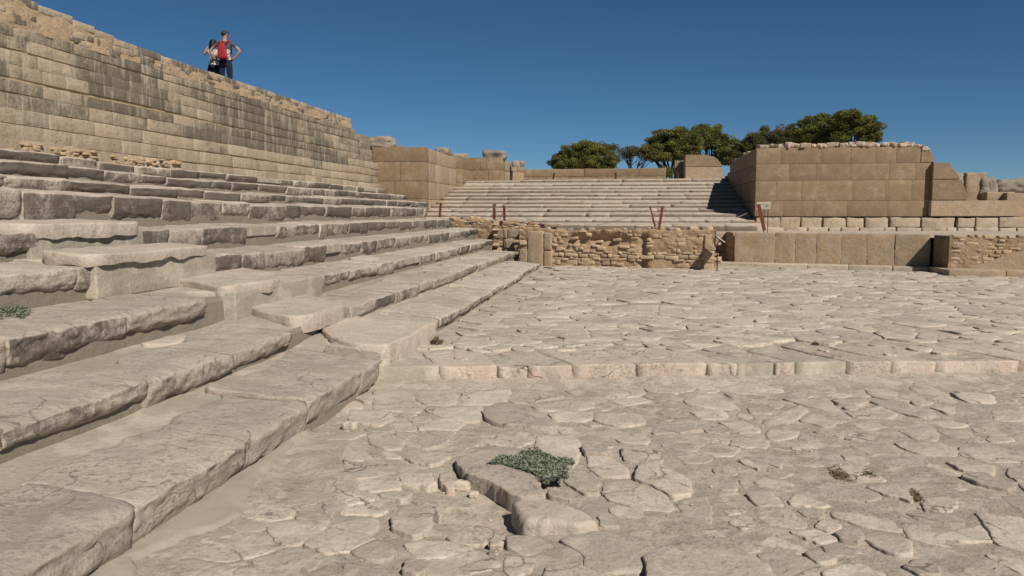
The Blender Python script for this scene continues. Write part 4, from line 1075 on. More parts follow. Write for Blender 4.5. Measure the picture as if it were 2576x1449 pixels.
# plaster skin with a ragged slanting edge
pts_ = [(.35, .28), (.62, .42), (1.05, .60), (1.35, .78), (1.9, .88), (2.2, 1.02), (2.7, 1.10), (3.0, 1.18), (8.8, 1.18), (8.8, .28)]
Vf = []; 
for off in (-.012, .06):
    for (s, z) in pts_: p = A + d * s + n2 * off; Vf.append((p[0], p[1], z))
nn_ = len(pts_); F = [tuple(range(nn_))[::-1], tuple(range(nn_, 2 * nn_))] + [(q, (q + 1) % nn_, (q + 1) % nn_ + nn_, q + nn_) for q in range(nn_)]
mesh_obj('plaster_coat', Vf, F, M['smoothgrey'], pw, False, .6)
# kerbs at the foot
def kerb_run(parent, A, B, z0, z1, dep, lens, mat, name='kerb_stone', tone=None):
    course_wall(parent, A, B, [z0, z1], [lens], mat, rw, depth=dep, joint=.012, proud=.012, amp=.008, rnd=.02, name=name, seedb=1300)
kerb_run(tw, (2.46, 24.25), (8.0, 22.75), .1, .335, .62, (.8, 1.5), M['stairs'])
kerb_run(pw, (8.02, 21.45), (17.2, 19.9), .08, .37, 1.0, (1.0, 2.2), M['smoothgrey'])
course_wall(pw, (8.02, 22.8), (8.02, 21.47), [.08, .36], [[0, 1.33]], M['smoothgrey'], rw, depth=.3, joint=.004, seedb=1330)

# ------------------------------------------------------------------ great right wall
RY = 31.0
gw = thing('great_wall', 'large smooth brown ashlar wall with rubble fill on top right of the grand staircase', 'wall', (XR, RY, 1.15))
zc = [1.66, 2.24, 2.99, 3.60, 4.19]
cuts = {0: [0, 1.02, 2.10, 3.3, 4.7, 5.9, 6.12], 1: [0, .75, 1.65, 3.45, 4.6, 5.5, 6.12], 2: [0, 1.20, 2.15, 3.35, 4.70, 5.6, 6.12], 3: [0, .88, 2.30, 3.35, 4.20, 4.92, 5.75, 6.1]}
course_wall(gw, (XR, RY), (10.8, RY), zc, [cuts[i] for i in range(4)], M['smooth'], rw, depth=.6, joint=.008, jv=.0025, proud=.001, amp=.004, rnd=.004, seg_res=.2, skip=lambda s, z: s > 5.75 and z > 3.7, tone_f=lambda a, z: rw.uniform(-.7, .7), seedb=1400)
extr('stone', [(XR + 5.76, 3.605), (10.93, 3.605), (10.88, 3.85), (10.78, 4.02), (10.6, 4.14), (10.35, 4.19), (XR + 5.76, 4.19)], RY, RY + .6, M['smooth'], gw, .2)
# flank facing the stairs (to -X), running back: mass on the right -> A->B towards camera: d=(0,-1) n=(1,0)
course_wall(gw, (XR + .004, 41.0), (XR + .004, RY + .61), zc, [(1.2, 2.0)] * 4, M['smooth'], rw, depth=.6, joint=.010, proud=.004, amp=.006, seedb=1450, skip=lambda s, z: (z > 3.5 and s < 2.8) )
course_wall(gw, (XR, RY + .1), (XR + .05, RY + .1), [1.2, 1.65], [[0, .05]], M['smooth'], rw, depth=.3, seedb=1475)
course_wall(gw, (XR + .02, 35.0), (XR + .02, RY + .51), [1.1, 1.655], [(1.0, 1.6)], M['smooth'], rw, depth=.5, joint=.010, seedb=1480)
# buttress part, set forward
extr('stone', [(10.80, 2.995), (11.75, 2.995), (11.62, 3.2), (11.42, 3.45), (11.38, 3.592), (10.80, 3.592)][0:6], RY - .22, RY + .5, M['smooth'], gw, .1)
extr('stone', [(10.80, 3.60), (11.40, 3.60), (11.36, 3.9), (11.26, 4.12), (11.12, 4.17), (11.0, 4.17), (10.80, 4.17)][0:2] + [(11.38, 3.75), (11.30, 3.98), (11.2, 4.08), (10.80, 4.08)], RY - .21, RY + .5, M['smooth'], gw, -.3) if False else None
extr('stone', [(10.80, 2.245), (12.0, 2.245), (11.98, 2.45), (11.9, 2.7), (11.77, 2.985), (10.80, 2.985)], RY - .22, RY + .5, M['smooth'], gw, -.2)
extr('stone', [(10.80, 3.60), (11.36, 3.60), (11.34, 3.62), (10.80, 3.62)], RY - .2, RY + .5, M['smooth'], gw, -.2) if False else None
extr('stone', [(10.78, 1.665), (13.85, 1.665), (13.8, 2.235), (10.78, 2.235)], RY - .23, RY + .5, M['smoothgrey'], gw, .4)
# plinth of separate rough blocks
pl = [(XR + .02, .87), (5.55, .72), (6.32, .74), (7.10, .78), (7.92, .60), (8.56, .80), (9.42, 1.05), (10.5, 1.12), (11.72, .58), (12.34, .74), (13.12, 1.05), (14.2, .9), (15.15, 1.1), (16.3, 1.2), (17.6, 1.3)]
for i, (x, w) in enumerate(pl):
    z1 = 1.62 + rw.uniform(-.03, .012); z0 = rw.choice([1.22, 1.27, 1.14]) if i > 0 else 1.1
    rock('plinth_block', (x + w / 2, RY + .12 + rw.uniform(-.03, .03), (z0 + z1) / 2), (w - .015, .7, z1 - z0), M['plinth'], gw, seg=(4, 2, 3), rnd=(.02, .035, .03), amp=.045, freq=3, seed=i, tone=rw.uniform(-.6, .8))
V, F = boxV(XR + .3, 18.5, RY + .10, RY + .5, 1.0, 1.6); mesh_obj('plinth_core', V, F, M['earth'], gw, False, 0.0)
x = 5.0
while x < 18:
    w = rw.uniform(.3, 1.0); rock('plinth_block', (x + w / 2, RY + .05, 1.18), (w - .05, .6, .16), M['stairs'], gw, seg=(2, 1, 1), rnd=.03, amp=.03, freq=4, seed=int(x * 9)); x += w
V, F = boxV(XR + .25, 10.7, RY + .3, 41, .5, 4.15); mesh_obj('fill_core', V, F, M['rubcore'], gw, False, 0.0)
V, F = boxV(10.6, 19, RY + .3, 34, .5, 2.2); mesh_obj('fill_core', V, F, M['rubcore'], gw, False, 0.0)
for i in range(380):
    front = i < 310
    x = rr.uniform(4.75, 10.75) if front else rr.uniform(4.75, 5.6); y = RY + (rr.uniform(.04, .9) if front else rr.uniform(.5, 9.5)); sz = rr.uniform(.07, .22)
    zt = 4.15 + (rr.uniform(-.02, .15) if front else -.02) - (.5 if y > 38.3 else 0)
    if front: zt = max(zt, 4.21 - sz * .1 + sz * .25)
    if x > 10.2: zt -= (x - 10.2) * .4
    rock('rubble_stone', (x, y, zt + sz * .1), (sz * 1.4, sz * 1.1, sz * .8), M['rubblepale'], gw, seg=(1, 1, 1), rnd=.035, amp=.05, freq=5, rz=rr.uniform(0, 3), seed=i)

# ruins beyond the right wall
def ruin(px0, px1, py0, py1, Y, lab, seed, mat=None, th=.9):
    a = atY(px0, py1, Y); b = atY(px1, py1, Y); t = atY((px0 + px1) / 2, py0, Y)
    c = ((a[0] + b[0]) / 2, Y + th / 2, (a[2] + t[2]) / 2)
    return tag(boulder('ruined_pillar', c, (b[0] - a[0], th, t[2] - a[2]), mat or M['rockgrey'], None, seed, .35, 1.2, seg=14), lab, 'rock')
ruin(2382, 2432, 432, 512, 34.5, 'jagged grey rock mass leaning just behind the right wall end', 31)
tag(rock('ruined_pillar', tuple(atY(2446, 474, 34.8)), (.8, .8, 1.25), M['smoothgrey'], None, seg=(4, 3, 6), rnd=.08, amp=.08, freq=2.5, tone=-.9, seed=8), 'dark stained square upright stone between two grey rocks', 'rock')
ruin(2462, 2520, 438, 512, 34.2, 'big weathered grey rock right of the dark upright stone', 33)
ruin(2500, 2660, 446, 500, 40, 'long low heap of broken rock on the skyline at the right edge', 35, M['rockgrey'], 1.5)
tag(rock('stone_block', tuple(atY(2510, 500, 33.2)), (1.0, .5, .5), M['smoothgrey'], None, seg=(3, 2, 2), rnd=.04, amp=.04, tone=-.5), 'small dark block low in front of the rock heap', 'stone block')
e1 = thing('end_wall', 'plain pale grey wall cut by the right edge of the picture', 'wall', (16, 33, 1.2))
pe = atY(2533, 488, 32.6)
course_wall(e1, (pe[0], 32.6), (pe[0] + 5, 32.6), [1.3, 1.75, 2.55], [(1.2, 2.0), (1.5, 2.5)], M['smoothgrey'], rw, depth=.8, joint=.012, amp=.02, seedb=1500)
V, F = boxV(11, 40, 33, 45, .5, 2.1); struct(mesh_obj('rear_terrace', V, F, M['ground'], None, False, 0.0))

# ------------------------------------------------------------------ posts, ropes, rail, signs
def post(p0, p1, lab, w=.075, t=.02, mat='rust', grp=None, cat='post', face=0):
    p0 = Vector(p0); p1 = Vector(p1); ax_ = (p1 - p0); L = ax_.length
    bm = bmesh.new(); bmesh.ops.create_cube(bm, size=1); bmesh.ops.scale(bm, vec=(w, t, L), verts=bm.verts); bmesh.ops.bevel(bm, geom=list(bm.edges), offset=.003, segments=1, affect='EDGES')
    bmesh.ops.translate(bm, vec=(0, 0, L / 2), verts=bm.verts)
    # eyelet near the top for the rope
    r = bmesh.ops.create_cone(bm, segments=8, radius1=.018, radius2=.018, depth=t * 2.2, cap_ends=True); bmesh.ops.rotate(bm, verts=r['verts'], cent=(0, 0, 0), matrix=Matrix.Rotation(math.pi / 2, 3, 'X')); bmesh.ops.translate(bm, verts=r['verts'], vec=(0, -t * .3, L - .06))
    me = bpy.data.meshes.new('post'); bm.to_mesh(me); bm.free(); me.materials.append(M[mat])
    o = bpy.data.objects.new('barrier_post', me); COL.objects.link(o); o.location = p0; o.rotation_euler = (Matrix.Rotation(face, 3, 'Z').to_quaternion() @ Vector((0, 0, 1)).rotation_difference(ax_)).to_euler() if face else Vector((0, 0, 1)).rotation_difference(ax_).to_euler()
    return tag(o, lab, cat, grp)
def pY(px, py, Y): return tuple(atY(px, py, Y))
G1 = 'rust coloured barrier posts'
P1 = (pY(1106, 547, 28.6), pY(1109, 509, 28.6)); post(*P1, 'rusty post at the foot of the corner wall, leftmost of the barrier', grp=G1, w=.09)
P2 = (pY(1243, 551, 26.6), pY(1244, 512, 26.6)); post(*P2, 'rusty post left of a close pair above the rubble wall', grp=G1, w=.1)
P3 = (pY(1269, 555, 26.0), pY(1268, 517, 26.0)); post(*P3, 'rusty post right of a close pair above the rubble wall', grp=G1, w=.08)
P4 = (pY(1648, 570, 23.8), pY(1635, 520, 23.8)); post(*P4, 'thin rusty post leaning left beside a thicker one on the rubble wall', grp=G1, w=.05)
P5 = (pY(1657, 580, 23.4), pY(1667, 518, 23.4)); post(*P5, 'thick rusty post leaning right on the rubble wall', grp=G1, w=.075)
P6 = (pY(1923, 580, 26.6), pY(1908, 514, 26.6)); post(*P6, 'rusty post leaning left in front of the cream sign', grp=G1, w=.11)
G2 = 'dark posts at the stair head'
T = [((1391, 451), (1395, 434), 'dark leaning post in front of the long low wall, left one'), ((1549, 451), (1549, 434), 'dark upright post in front of the long low wall, right one'),
     ((1708, 451), (1703, 430), 'dark leaning post between the low block row and the rounded pier'), ((1287, 451), (1288, 430), 'dark rust post beside the tiny wall stub at the stair head')]
TP = []
for a, b, l in T:
    q = (pY(*a, 41.4), pY(*b, 41.4)); TP.append(q); post(*q, l, w=.09, mat='rustdark', grp=G2)
post(pY(1722, 450, 41.8), pY(1722, 396, 41.8), 'tall dark post standing against the left edge of the rounded pier', w=.10, mat='rustdark', grp=G2)
def rope(a, b, sag, lab, r=.009, grp='barrier ropes'):
    a = np.array(a); b = np.array(b); P = []
    for i in range(15):
        t = i / 14; p = a + (b - a) * t; p = p.copy(); p[2] -= sag * 4 * t * (1 - t); P.append(tuple(p))
    V, F = tube(P, r, 6); return tag(mesh_obj('rope', V, F, M['rope'], None), lab, 'rope', grp)
def top(P, dz=-.05): return (P[1][0], P[1][1], P[1][2] + dz)
rope(top(P1), top(P2), .32, 'thin rope sagging from the leftmost rusty post to the close pair')
rope(top(P2), top(P3), .42, 'short rope looping between the close pair of rusty posts')
rope(top(P3), pY(1366, 562, 24.6), .05, 'thin rope running down from the pair of posts to the rail')
rope(pY(1500, 566, 24.2), top(P4), .06, 'thin rope climbing to the thin left leaning post')
rope(top(P4), top(P5), .50, 'short rope looping between the two leaning posts')
rope(top(P5), pY(1740, 562, 25.4), .04, 'thin rope descending right from the thick leaning post')
rope(pY(1805, 562, 27.0), pY(1879, 536, 29.0), .04, 'thin rope rising towards the corner of the great wall')
rope(top(TP[1]), pY(1612, 449, 41.4), .04, 'faint rope hanging from the upright post by the long low wall', .012)
a, b = pY(1313, 563, 24.5), pY(1372, 565, 24.3)
V, F = tube([a, b], .03, 4); rl = mesh_obj('iron_rail', V, F, M['rust'], None, False); tag(rl, 'short rusty iron beam lying along the top of the rubble wall', 'beam')
# cream sign on two legs
sg = thing('information_sign', 'small cream information panel on two thin legs before the great wall', 'sign', pY(1935, 578, 27.2))
c0 = np.array(pY(1921, 518, 27.2)); pw_, ph_ = .44, .25
def panel(name, c, w, h, t, tilt, yaw, mat, parent):
    q, F = rock_mesh((w, t, h), (1, 1, 1), .004, 0, 1, 0, c); q = q @ rotm(yaw, tilt).T + np.asarray(c)
    return mesh_obj(name, q, F, mat, parent, False, 0.0, origin=c)
panel('panel', c0, pw_, ph_, .015, .5, 0, M['signface'], sg)
nrm_ = rotm(0, .5) @ np.array([0, -1, 0]); upv = rotm(0, .5) @ np.array([0, 0, 1])
for (u, v, w_, h_) in ((-.12, .03, .05, .06), (-.12, -.04, .05, .04), (.10, .04, .09, .012), (-.03, .045, .05, .008), (.10, .0, .12, .006), (.10, -.02, .12, .006)):
    panel('print', c0 + nrm_ * .0095 + np.array([u, 0, 0]) + upv * v, w_, h_, .002, .5, 0, M['signink'], sg)
for dx in (-.02, .10):
    b0 = pY(1933 + dx * 60, 578, 27.3); V, F = tube([(c0[0] + dx + .05, 27.25, c0[2] - .02), (c0[0] + dx + .07, 27.3, 1.12)], .012, 6); mesh_obj('leg', V, F, M['rustdark'], sg)
# lectern sign seen from the side in front of the niche
s2 = thing('lectern_sign', 'tilted reading panel on a thin dark post at the right end of the rubble wall', 'sign', pY(1804, 681, 22.4))
b0 = np.array(pY(1804, 682, 22.3)); t0 = np.array(pY(1804, 614, 22.3)); t1 = np.array(pY(1812, 604, 22.3))
V, F = tube([b0, t0, t1], .016, 8); mesh_obj('post', V, F, M['rustdark'], s2)
V, F = boxV(b0[0] - .07, b0[0] + .1, b0[1] - .06, b0[1] + .06, b0[2] - .01, b0[2] + .012); mesh_obj('foot_plate', V, F, M['rustdark'], s2, False)
q, F = rock_mesh((.27, .42, .018), (1, 1, 1), .004, 0, 1, 0, t1); q = q @ rotm(0, 0, .62).T + t1 + np.array([0, .0, .02]); mesh_obj('panel', q, F, M['signface'], s2, False, 0.0)
q, F = rock_mesh((.27, .42, .012), (1, 1, 1), .004, 0, 1, 0, t1); q = q @ rotm(0, 0, .62).T + t1 + np.array([-.008, .0, .003]); mesh_obj('panel_back', q, F, M['rustdark'], s2, False, 0.0)

# ------------------------------------------------------------------ trees
def tree(name, lab, Y, base_px, blobs, mat, seed, dens=1.0, grp='pines beyond the ruins', leaf=.125, cat='tree', limbs=True, zbase=3.3):
    r = np.random.RandomState(seed); rp = random.Random(seed)
    b = atY(base_px, 450, Y); base = np.array([b[0], Y, zbase])
    t = thing(name, lab, cat, tuple(base), grp)
    Vs = []; Fs = []; Ts = []; n = 0; cl = []
    sc = Y / 2004.0
    for (px, py, rx, ry) in blobs:
        c = atY(px, py, Y); RX, RZ = rx * sc * 1.12, ry * sc * 1.15; RYY = RX * .9
        cyo = r.uniform(-.4, .4) * RX; cl.append((c[0], Y + cyo, c[2], RX, RZ))
        # sub clumps on the ellipsoid
        m = max(8, int(21 * dens * (RX * RX) / .55))
        for _ in range(m):
            v = r.normal(size=3); v /= np.linalg.norm(v); rad = r.uniform(.45, 1.0)
            cc = np.array([c[0] + v[0] * RX * rad, Y + cyo + v[1] * RYY * rad, c[2] + v[2] * RZ * rad])
            cr = r.uniform(.26, .50); tone = r.uniform(-1, 1) * .7
            k = int(260 * dens)
            u = r.normal(size=(k, 3)); u /= np.linalg.norm(u, axis=1, keepdims=True); u *= (r.uniform(.3, 1, size=(k, 1)) ** .5) * np.array([cr, cr, cr * .62])
            P = cc + u; a = r.normal(size=(k, 3)); a[:, 2] = np.abs(a[:, 2]) + .2; a /= np.linalg.norm(a, axis=1, keepdims=True)
            w = np.cross(a, r.normal(size=(k, 3))); w /= np.linalg.norm(w, axis=1, keepdims=True)
            s = r.uniform(.5, 1.1, size=(k, 1)) * leaf
            tri = np.stack([P - w * s * .30, P + w * s * .30, P + a * s * .9], 1).reshape(-1, 3)
            Vs.append(tri); Fs.append(np.arange(len(tri)).reshape(-1, 3) + n); n += len(tri)
            Ts.append(np.repeat(np.clip(tone + r.uniform(-.5, .5, size=k) + u[:, 2] / cr * .3, -1, 1), 3))
    mesh_obj('crown', np.concatenate(Vs), np.concatenate(Fs).tolist(), mat, t, False, np.concatenate(Ts))
    if limbs:
        C = Coll(); top_ = np.mean([c[:3] for c in cl], 0); fork = base + (np.array([top_[0], top_[1], top_[2]]) - base) * .42; fork[0] = base[0] * .6 + top_[0] * .4
        V, F = tube([base - np.array([0, 0, .3]), base * .5 + fork * .5 + np.array([.12, 0, 0]), fork], [.24, .19, .15], 8); C.add(V, F)
        for c in cl:
            e = np.array(c[:3]); mid = fork * .45 + e * .55 + np.array([r.uniform(-.2, .2), 0, -.25])
            V, F = tube([fork, mid, e], [.10, .065, .025], 6); C.add(V, F)
            for _ in range(4):
                e2 = e + r.normal(size=3) * np.array([c[3], c[3], c[4]]) * .6; V, F = tube([mid, (mid + e2) / 2 + r.normal(size=3) * .08, e2], [.035, .025, .012], 5); C.add(V, F)
        C.build('trunk', M['bark'], t)
    return t
tree('pine_tree', 'dense rounded green pine farthest left beyond the long low wall', 66, 1450, [(1408, 408, 22, 16), (1440, 392, 30, 22), (1478, 378, 34, 20), (1515, 398, 30, 22), (1475, 412, 42, 18), (1433, 416, 38, 12), (1526, 417, 24, 10)], M['pine'], 1, 1.25)
tree('pine_tree', 'small thin dark pine tucked behind the rounded green one', 74, 1535, [(1525, 374, 22, 11), (1542, 388, 14, 12), (1548, 400, 12, 8)], M['pinedark'], 2, .7)
tree('pine_tree', 'sparse see-through pine with thin bare stems between two dense ones', 72, 1590, [(1572, 381, 16, 7), (1592, 378, 18, 9), (1620, 384, 18, 12), (1632, 398, 14, 8), (1580, 392, 10, 4)], M['pinedark'], 3, .5)
tree('pine_tree', 'large spreading pine with a black trunk behind the low block row', 68, 1690, [(1650, 358, 20, 16), (1665, 342, 22, 15), (1700, 340, 28, 16), (1722, 352, 26, 16), (1655, 380, 24, 14), (1690, 370, 30, 16), (1736, 378, 24, 12), (1640, 392, 14, 8), (1712, 390, 30, 8), (1748, 350, 16, 16), (1630, 378, 16, 10), (1668, 396, 26, 6)], M['pine'], 4, 1.0)
tree('pine_tree', 'taller pine crown directly behind the rounded pier', 70, 1795, [(1760, 332, 20, 14), (1792, 330, 24, 16), (1812, 350, 22, 16), (1782, 362, 24, 12), (1770, 345, 26, 14), (1838, 366, 18, 16), (1815, 380, 24, 14), (1745, 362, 18, 14), (1830, 392, 24, 14)], M['pine'], 5, 1.0)
tree('pine_tree', 'dull brownish pine just left of the great wall top', 66, 1862, [(1850, 385, 24, 16), (1878, 368, 24, 18), (1900, 350, 20, 12), (1836, 400, 20, 12), (1905, 372, 22, 14), (1880, 392, 26, 12)], M['pinedark'], 6, .95)
tree('pine_tree', 'uneven olive pine rising behind the left half of the great wall', 70, 1960, [(1930, 345, 18, 12), (1922, 326, 7, 7), (1955, 348, 22, 14), (1985, 330, 20, 16), (1975, 360, 28, 12), (2005, 345, 16, 16)], M['pinedark'], 7, .95)
tree('pine_tree', 'dark massive pine behind the middle of the great wall', 64, 2060, [(2038, 312, 20, 14), (2060, 302, 18, 10), (2030, 335, 28, 16), (2068, 325, 28, 20), (2090, 345, 26, 18), (2050, 352, 40, 14), (2105, 318, 18, 14)], M['pine'], 8, 1.25)
tree('pine_tree', 'highest pine with open lower right branches, rightmost of all', 62, 2140, [(2135, 290, 22, 11), (2118, 306, 24, 14), (2158, 305, 22, 12), (2182, 300, 16, 9), (2196, 322, 18, 12), (2195, 343, 16, 11), (2160, 330, 20, 10), (2120, 345, 22, 14), (2178, 352, 16, 8)], M['pine'], 9, 1.1)
tree('shrub', 'low green bush showing above the low block row', 52, 1655, [(1645, 434, 12, 6), (1662, 436, 14, 7), (1676, 434, 8, 5)], M['pine'], 10, .9, grp=None, leaf=.13, cat='bush', limbs=False)

# ------------------------------------------------------------------ plants on the stones
def herb(name, lab, poly, z, nst, mat, seed, leaf=.018, hgt=.05, cat='plant'):
    r = random.Random(seed); V = []; F = []; T = []
    xs = [p[0] for p in poly]; ys = [p[1] for p in poly]; k = 0; tr = 0
    while k < nst and tr < nst * 20:
        tr += 1
        p = (r.uniform(min(xs), max(xs)), r.uniform(min(ys), max(ys)))
        if not inpoly(p, poly): continue
        k += 1; h0 = z + r.uniform(0, hgt) * (.5 + .8 * max(0, fbm1(p[0], p[1], 14, 2, 3) + .5)); tone = r.uniform(-1, 1)
        for _ in range(7):
            a = r.uniform(0, 6.28); e = r.uniform(-.2, 1.0); L = leaf * r.uniform(.6, 1.3); d = Vector((math.cos(a) * math.cos(e), math.sin(a) * math.cos(e), math.sin(e))); s = d.cross(Vector((0, 0, 1))).normalized() * L * .42
            b = Vector((p[0] + r.uniform(-.012, .012), p[1] + r.uniform(-.012, .012), h0)); i = len(V)
            V += [tuple(b), tuple(b + d * L * .55 + s), tuple(b + d * L * 1.1), tuple(b + d * L * .55 - s)]; F.append((i, i + 1, i + 2, i + 3)); T += [max(-1, min(1, tone * .6 + r.uniform(-.4, .4)))] * 4
        if r.random() < .4:
            c = Vector((p[0], p[1], z - .01)); i = len(V); e = Vector((p[0], p[1], h0)); V += [tuple(c + Vector((.0015, 0, 0))), tuple(c - Vector((.0015, 0, 0))), tuple(e)]; F.append((i, i + 1, i + 2)); T += [-.8] * 3
    return tag(mesh_obj(name, V, F, mat, None, False, T), lab, cat)
P5z = lambda L, z: [tuple(atz(*z5(p), z)[:2]) for p in L]
herb('herb_patch', 'matted grey-green herb spreading over the broken raised flagstones', P5z([(1050,635),(1120,585),(1230,590),(1290,540),(1420,545),(1500,590),(1650,610),(1660,640),(1590,650),(1610,740),(1540,740),(1450,790),(1400,720),(1240,665),(1140,640)], .09), .085, 1700, M['herb'], 1, hgt=.018, leaf=.016)
herb('herb_patch', 'flat grey-green weed on a tread at the left picture edge', [tuple(atz(x, y, .95)[:2]) for x, y in ((-40, 770), (20, 772), (85, 784), (60, 800), (0, 797), (-40, 795))], .96, 420, M['herb'], 2, leaf=.016, hgt=.012)
herb('dry_weed', 'brown dry weed tuft at the foot of the second block by the kerb corner', [tuple(atz(x, y, .22)[:2]) for x, y in ((1085, 858), (1100, 852), (1118, 858), (1100, 868))], .20, 90, M['dry'], 3)
for i, (a, b, l) in enumerate((([(1060,780),(1100,770),(1200,830),(1230,870),(1120,860)], .01, 'dark dried weed filling a hollow joint right of the herb patch'), ([(1220,825),(1300,800),(1390,850),(1260,845)], .01, 'brown dry weed strip in a joint next to the dark weed hollow'), ([(1580,905),(1620,930),(1650,990),(1600,995)], .01, 'small brown weed in a joint near the right lower flagstones'))):
    herb('dry_weed', l, [tuple(atz(*z6(p), .01)[:2]) for p in a], b, 160, M['dry'], 10 + i, leaf=.012, hgt=.02)

# loose stones
LS = [((868, 1105), .10, 'z'), ((1180, 1214), .10, 'z')]
for i, (px, py, s, lab) in enumerate(((880, 1079, .13, 'egg shaped pale stone lying loose near the lowest step'), (1164, 1212, .12, 'rounded stone wedged left of the raised broken slab'), (1192, 1232, .07, 'small reddish stone wedged in the pit edge'),
        (1187, 1341, .055, 'small pale pebble lying below the raised slabs'), (1142, 1091, .035, 'little white pebble on a joint left of the rounded flagstone'), (1248, 1375, .085, 'angular loose stone in front of the raised slabs'), (1241, 1393, .05, 'flat chip beside the angular loose stone'))):
    p = atz(px, py, .02); zz = float(zlow(np.array([p[0]]), np.array([p[1]]))[0])
    tag(boulder('loose_stone', (p[0], p[1], zz + s * .22), (s, s * .8, s * .6), M['pave'], None, 40 + i, .2, seg=5, tone=.8), lab, 'stone')
gr = Coll(); r = random.Random(8)
for i in range(700):
    x = r.uniform(-2.3, 5.5); y = r.uniform(2.8, 8.2)
    if y > kerbY(x) - .1: continue
    s = r.uniform(.004, .015); q, F = rock_mesh((s * 1.4, s, s * .8), (1, 1, 1), s * .3, 0, 1, 0, (0, 0, 0)); z = float(zlow(np.array([x]), np.array([y]))[0])
    gr.add(q + np.array([x, y, z + s * .3]), F, r.uniform(-1, 1))
stuff(gr.build('gravel', M['pave'], None))

# ------------------------------------------------------------------ people
def skin_body(name, verts, edges, radii, mat, parent, sub=2, root=0, origin=None, mats=None, face_mat=None):
    me = bpy.data.meshes.new(name + '_skel'); me.from_pydata([tuple(v) for v in verts], edges, [])
    ob = bpy.data.objects.new(name + '_tmp', me); COL.objects.link(ob)
    ob.modifiers.new('s', 'SKIN'); su = ob.modifiers.new('u', 'SUBSURF'); su.levels = sub; su.render_levels = sub
    if not me.skin_vertices: me.skin_vertices.new()
    sk = me.skin_vertices[0].data
    for i, rr_ in enumerate(radii):
        sk[i].radius = rr_ if isinstance(rr_, tuple) else (rr_, rr_); sk[i].use_root = (i == root)
    bpy.context.view_layer.update(); dg = bpy.context.evaluated_depsgraph_get(); m2 = bpy.data.meshes.new_from_object(ob.evaluated_get(dg))
    bpy.data.objects.remove(ob)
    m2.materials.clear()
    for mm in (mats or [mat]): m2.materials.append(mm)
    if face_mat:
        for p in m2.polygons: p.material_index = face_mat(p.center)
    m2.polygons.foreach_set('use_smooth', [True] * len(m2.polygons))
    o = bpy.data.objects.new(name, m2); COL.objects.link(o)
    if parent: o.parent = parent
    return o
def person(label, feet, yaw, ht, joints, mats, fm, female=False):
    """joints: dict in metres for a 1.78 m figure facing +Y, x = own right is +X"""
    t = thing('person', label, 'person', feet, None); t.rotation_euler = (0, 0, yaw); t.scale = (ht / 1.78,) * 3
    J = joints; V = []; E = []; R = []; idx = {}
    def add(n, p, r, par=None):
        idx[n] = len(V); V.append(Vector(p)); R.append(r)
        if par: E.append((idx[par], idx[n]))
    w = .82 if female else 1.0
    add('pelvis', (0, 0, .96), (.155 * (1.05 if female else 1), .105)); add('waist', (0, .0, 1.10), (.135 * w, .095), 'pelvis'); add('chest', J.get('chest', (0, .01, 1.30)), (.17 * w, .115), 'waist')
    add('neckb', J.get('neckb', (0, .0, 1.47)), (.075, .065), 'chest'); add('neck', J.get('neck', (0, .01, 1.55)), .055, 'neckb')
    for s, S in ((-1, 'l'), (1, 'r')):
        add('sh' + S, J['sh' + S], .062 * w, 'chest'); add('ue' + S, tuple((Vector(J['sh' + S]) * .5 + Vector(J['el' + S]) * .5)), .050 * w, 'sh' + S); add('el' + S, J['el' + S], .040 * w, 'ue' + S)
        add('fa' + S, tuple((Vector(J['el' + S]) * .6 + Vector(J['wr' + S]) * .4)), .041 * w, 'el' + S); add('wr' + S, J['wr' + S], .027 * w, 'fa' + S)
        hd = (Vector(J['ha' + S]) - Vector(J['wr' + S])); add('ha' + S, J['ha' + S], .034 * w, 'wr' + S)
        dn = hd.normalized(); side = dn.cross(Vector((0, 0, 1))).normalized() if abs(dn.z) < .9 else Vector((0, 1, 0))
        curl = Vector((-s * .35, .25, -.35))
        for f, off in enumerate((-.030, -.010, .010, .030)):
            L = (.062, .075, .070, .055)[f]; p0 = Vector(J['ha' + S]) + side * off + dn * .02
            add(f'f{f}a' + S, p0, .0125, 'ha' + S); add(f'f{f}b' + S, p0 + (dn + curl * .3).normalized() * L * .55, .010, f'f{f}a' + S); add(f'f{f}c' + S, p0 + (dn + curl * .3).normalized() * L * .55 + (dn + curl).normalized() * L * .45, .008, f'f{f}b' + S)
        p0 = Vector(J['wr' + S]) + hd * .35 - side * .03; add('th' + S, p0, .014, 'wr' + S); add('tk' + S, p0 - side * .03 + dn * .03, .010, 'th' + S)
        add('hip' + S, (s * .095, 0, .90), .105, 'pelvis'); add('kn' + S, (s * .11, .02, .50), .068, 'hip' + S); add('ca' + S, (s * .115, .0, .34), .060, 'kn' + S); add('an' + S, (s * .12, -.01, .09), .042, 'ca' + S)
        add('he' + S, (s * .12, .02, .045), .042, 'an' + S); add('to' + S, (s * .14, .17, .035), .034, 'he' + S)
    # head as part of the same body
    hp = Vector(J['head']); add('skull', hp, (.085, .098), 'neck'); add('crown', hp + Vector((0, -.005, .085)), (.075, .085), 'skull')
    body = skin_body('body', V, E, R, None, t, 2, 0, mats=mats, face_mat=fm)
    # face: nose, ears, eyes, mouth
    fd = Vector(J['face']).normalized(); rt = fd.cross(Vector((0, 0, 1))).normalized()
    def blob(nm, c, s, mt, n=8):
        bm = bmesh.new(); bmesh.ops.create_uvsphere(bm, u_segments=n * 2, v_segments=n, radius=1); me = bpy.data.meshes.new(nm); 
        Mx = Matrix((rt, fd, Vector((0, 0, 1)))).transposed().to_4x4(); bm.transform(Mx @ Matrix.Diagonal((*s, 1))); bm.transform(Matrix.Translation(c)); bm.to_mesh(me); bm.free(); me.materials.append(mt)
        me.polygons.foreach_set('use_smooth', [True] * len(me.polygons)); o = bpy.data.objects.new(nm, me); COL.objects.link(o); o.parent = t; return o
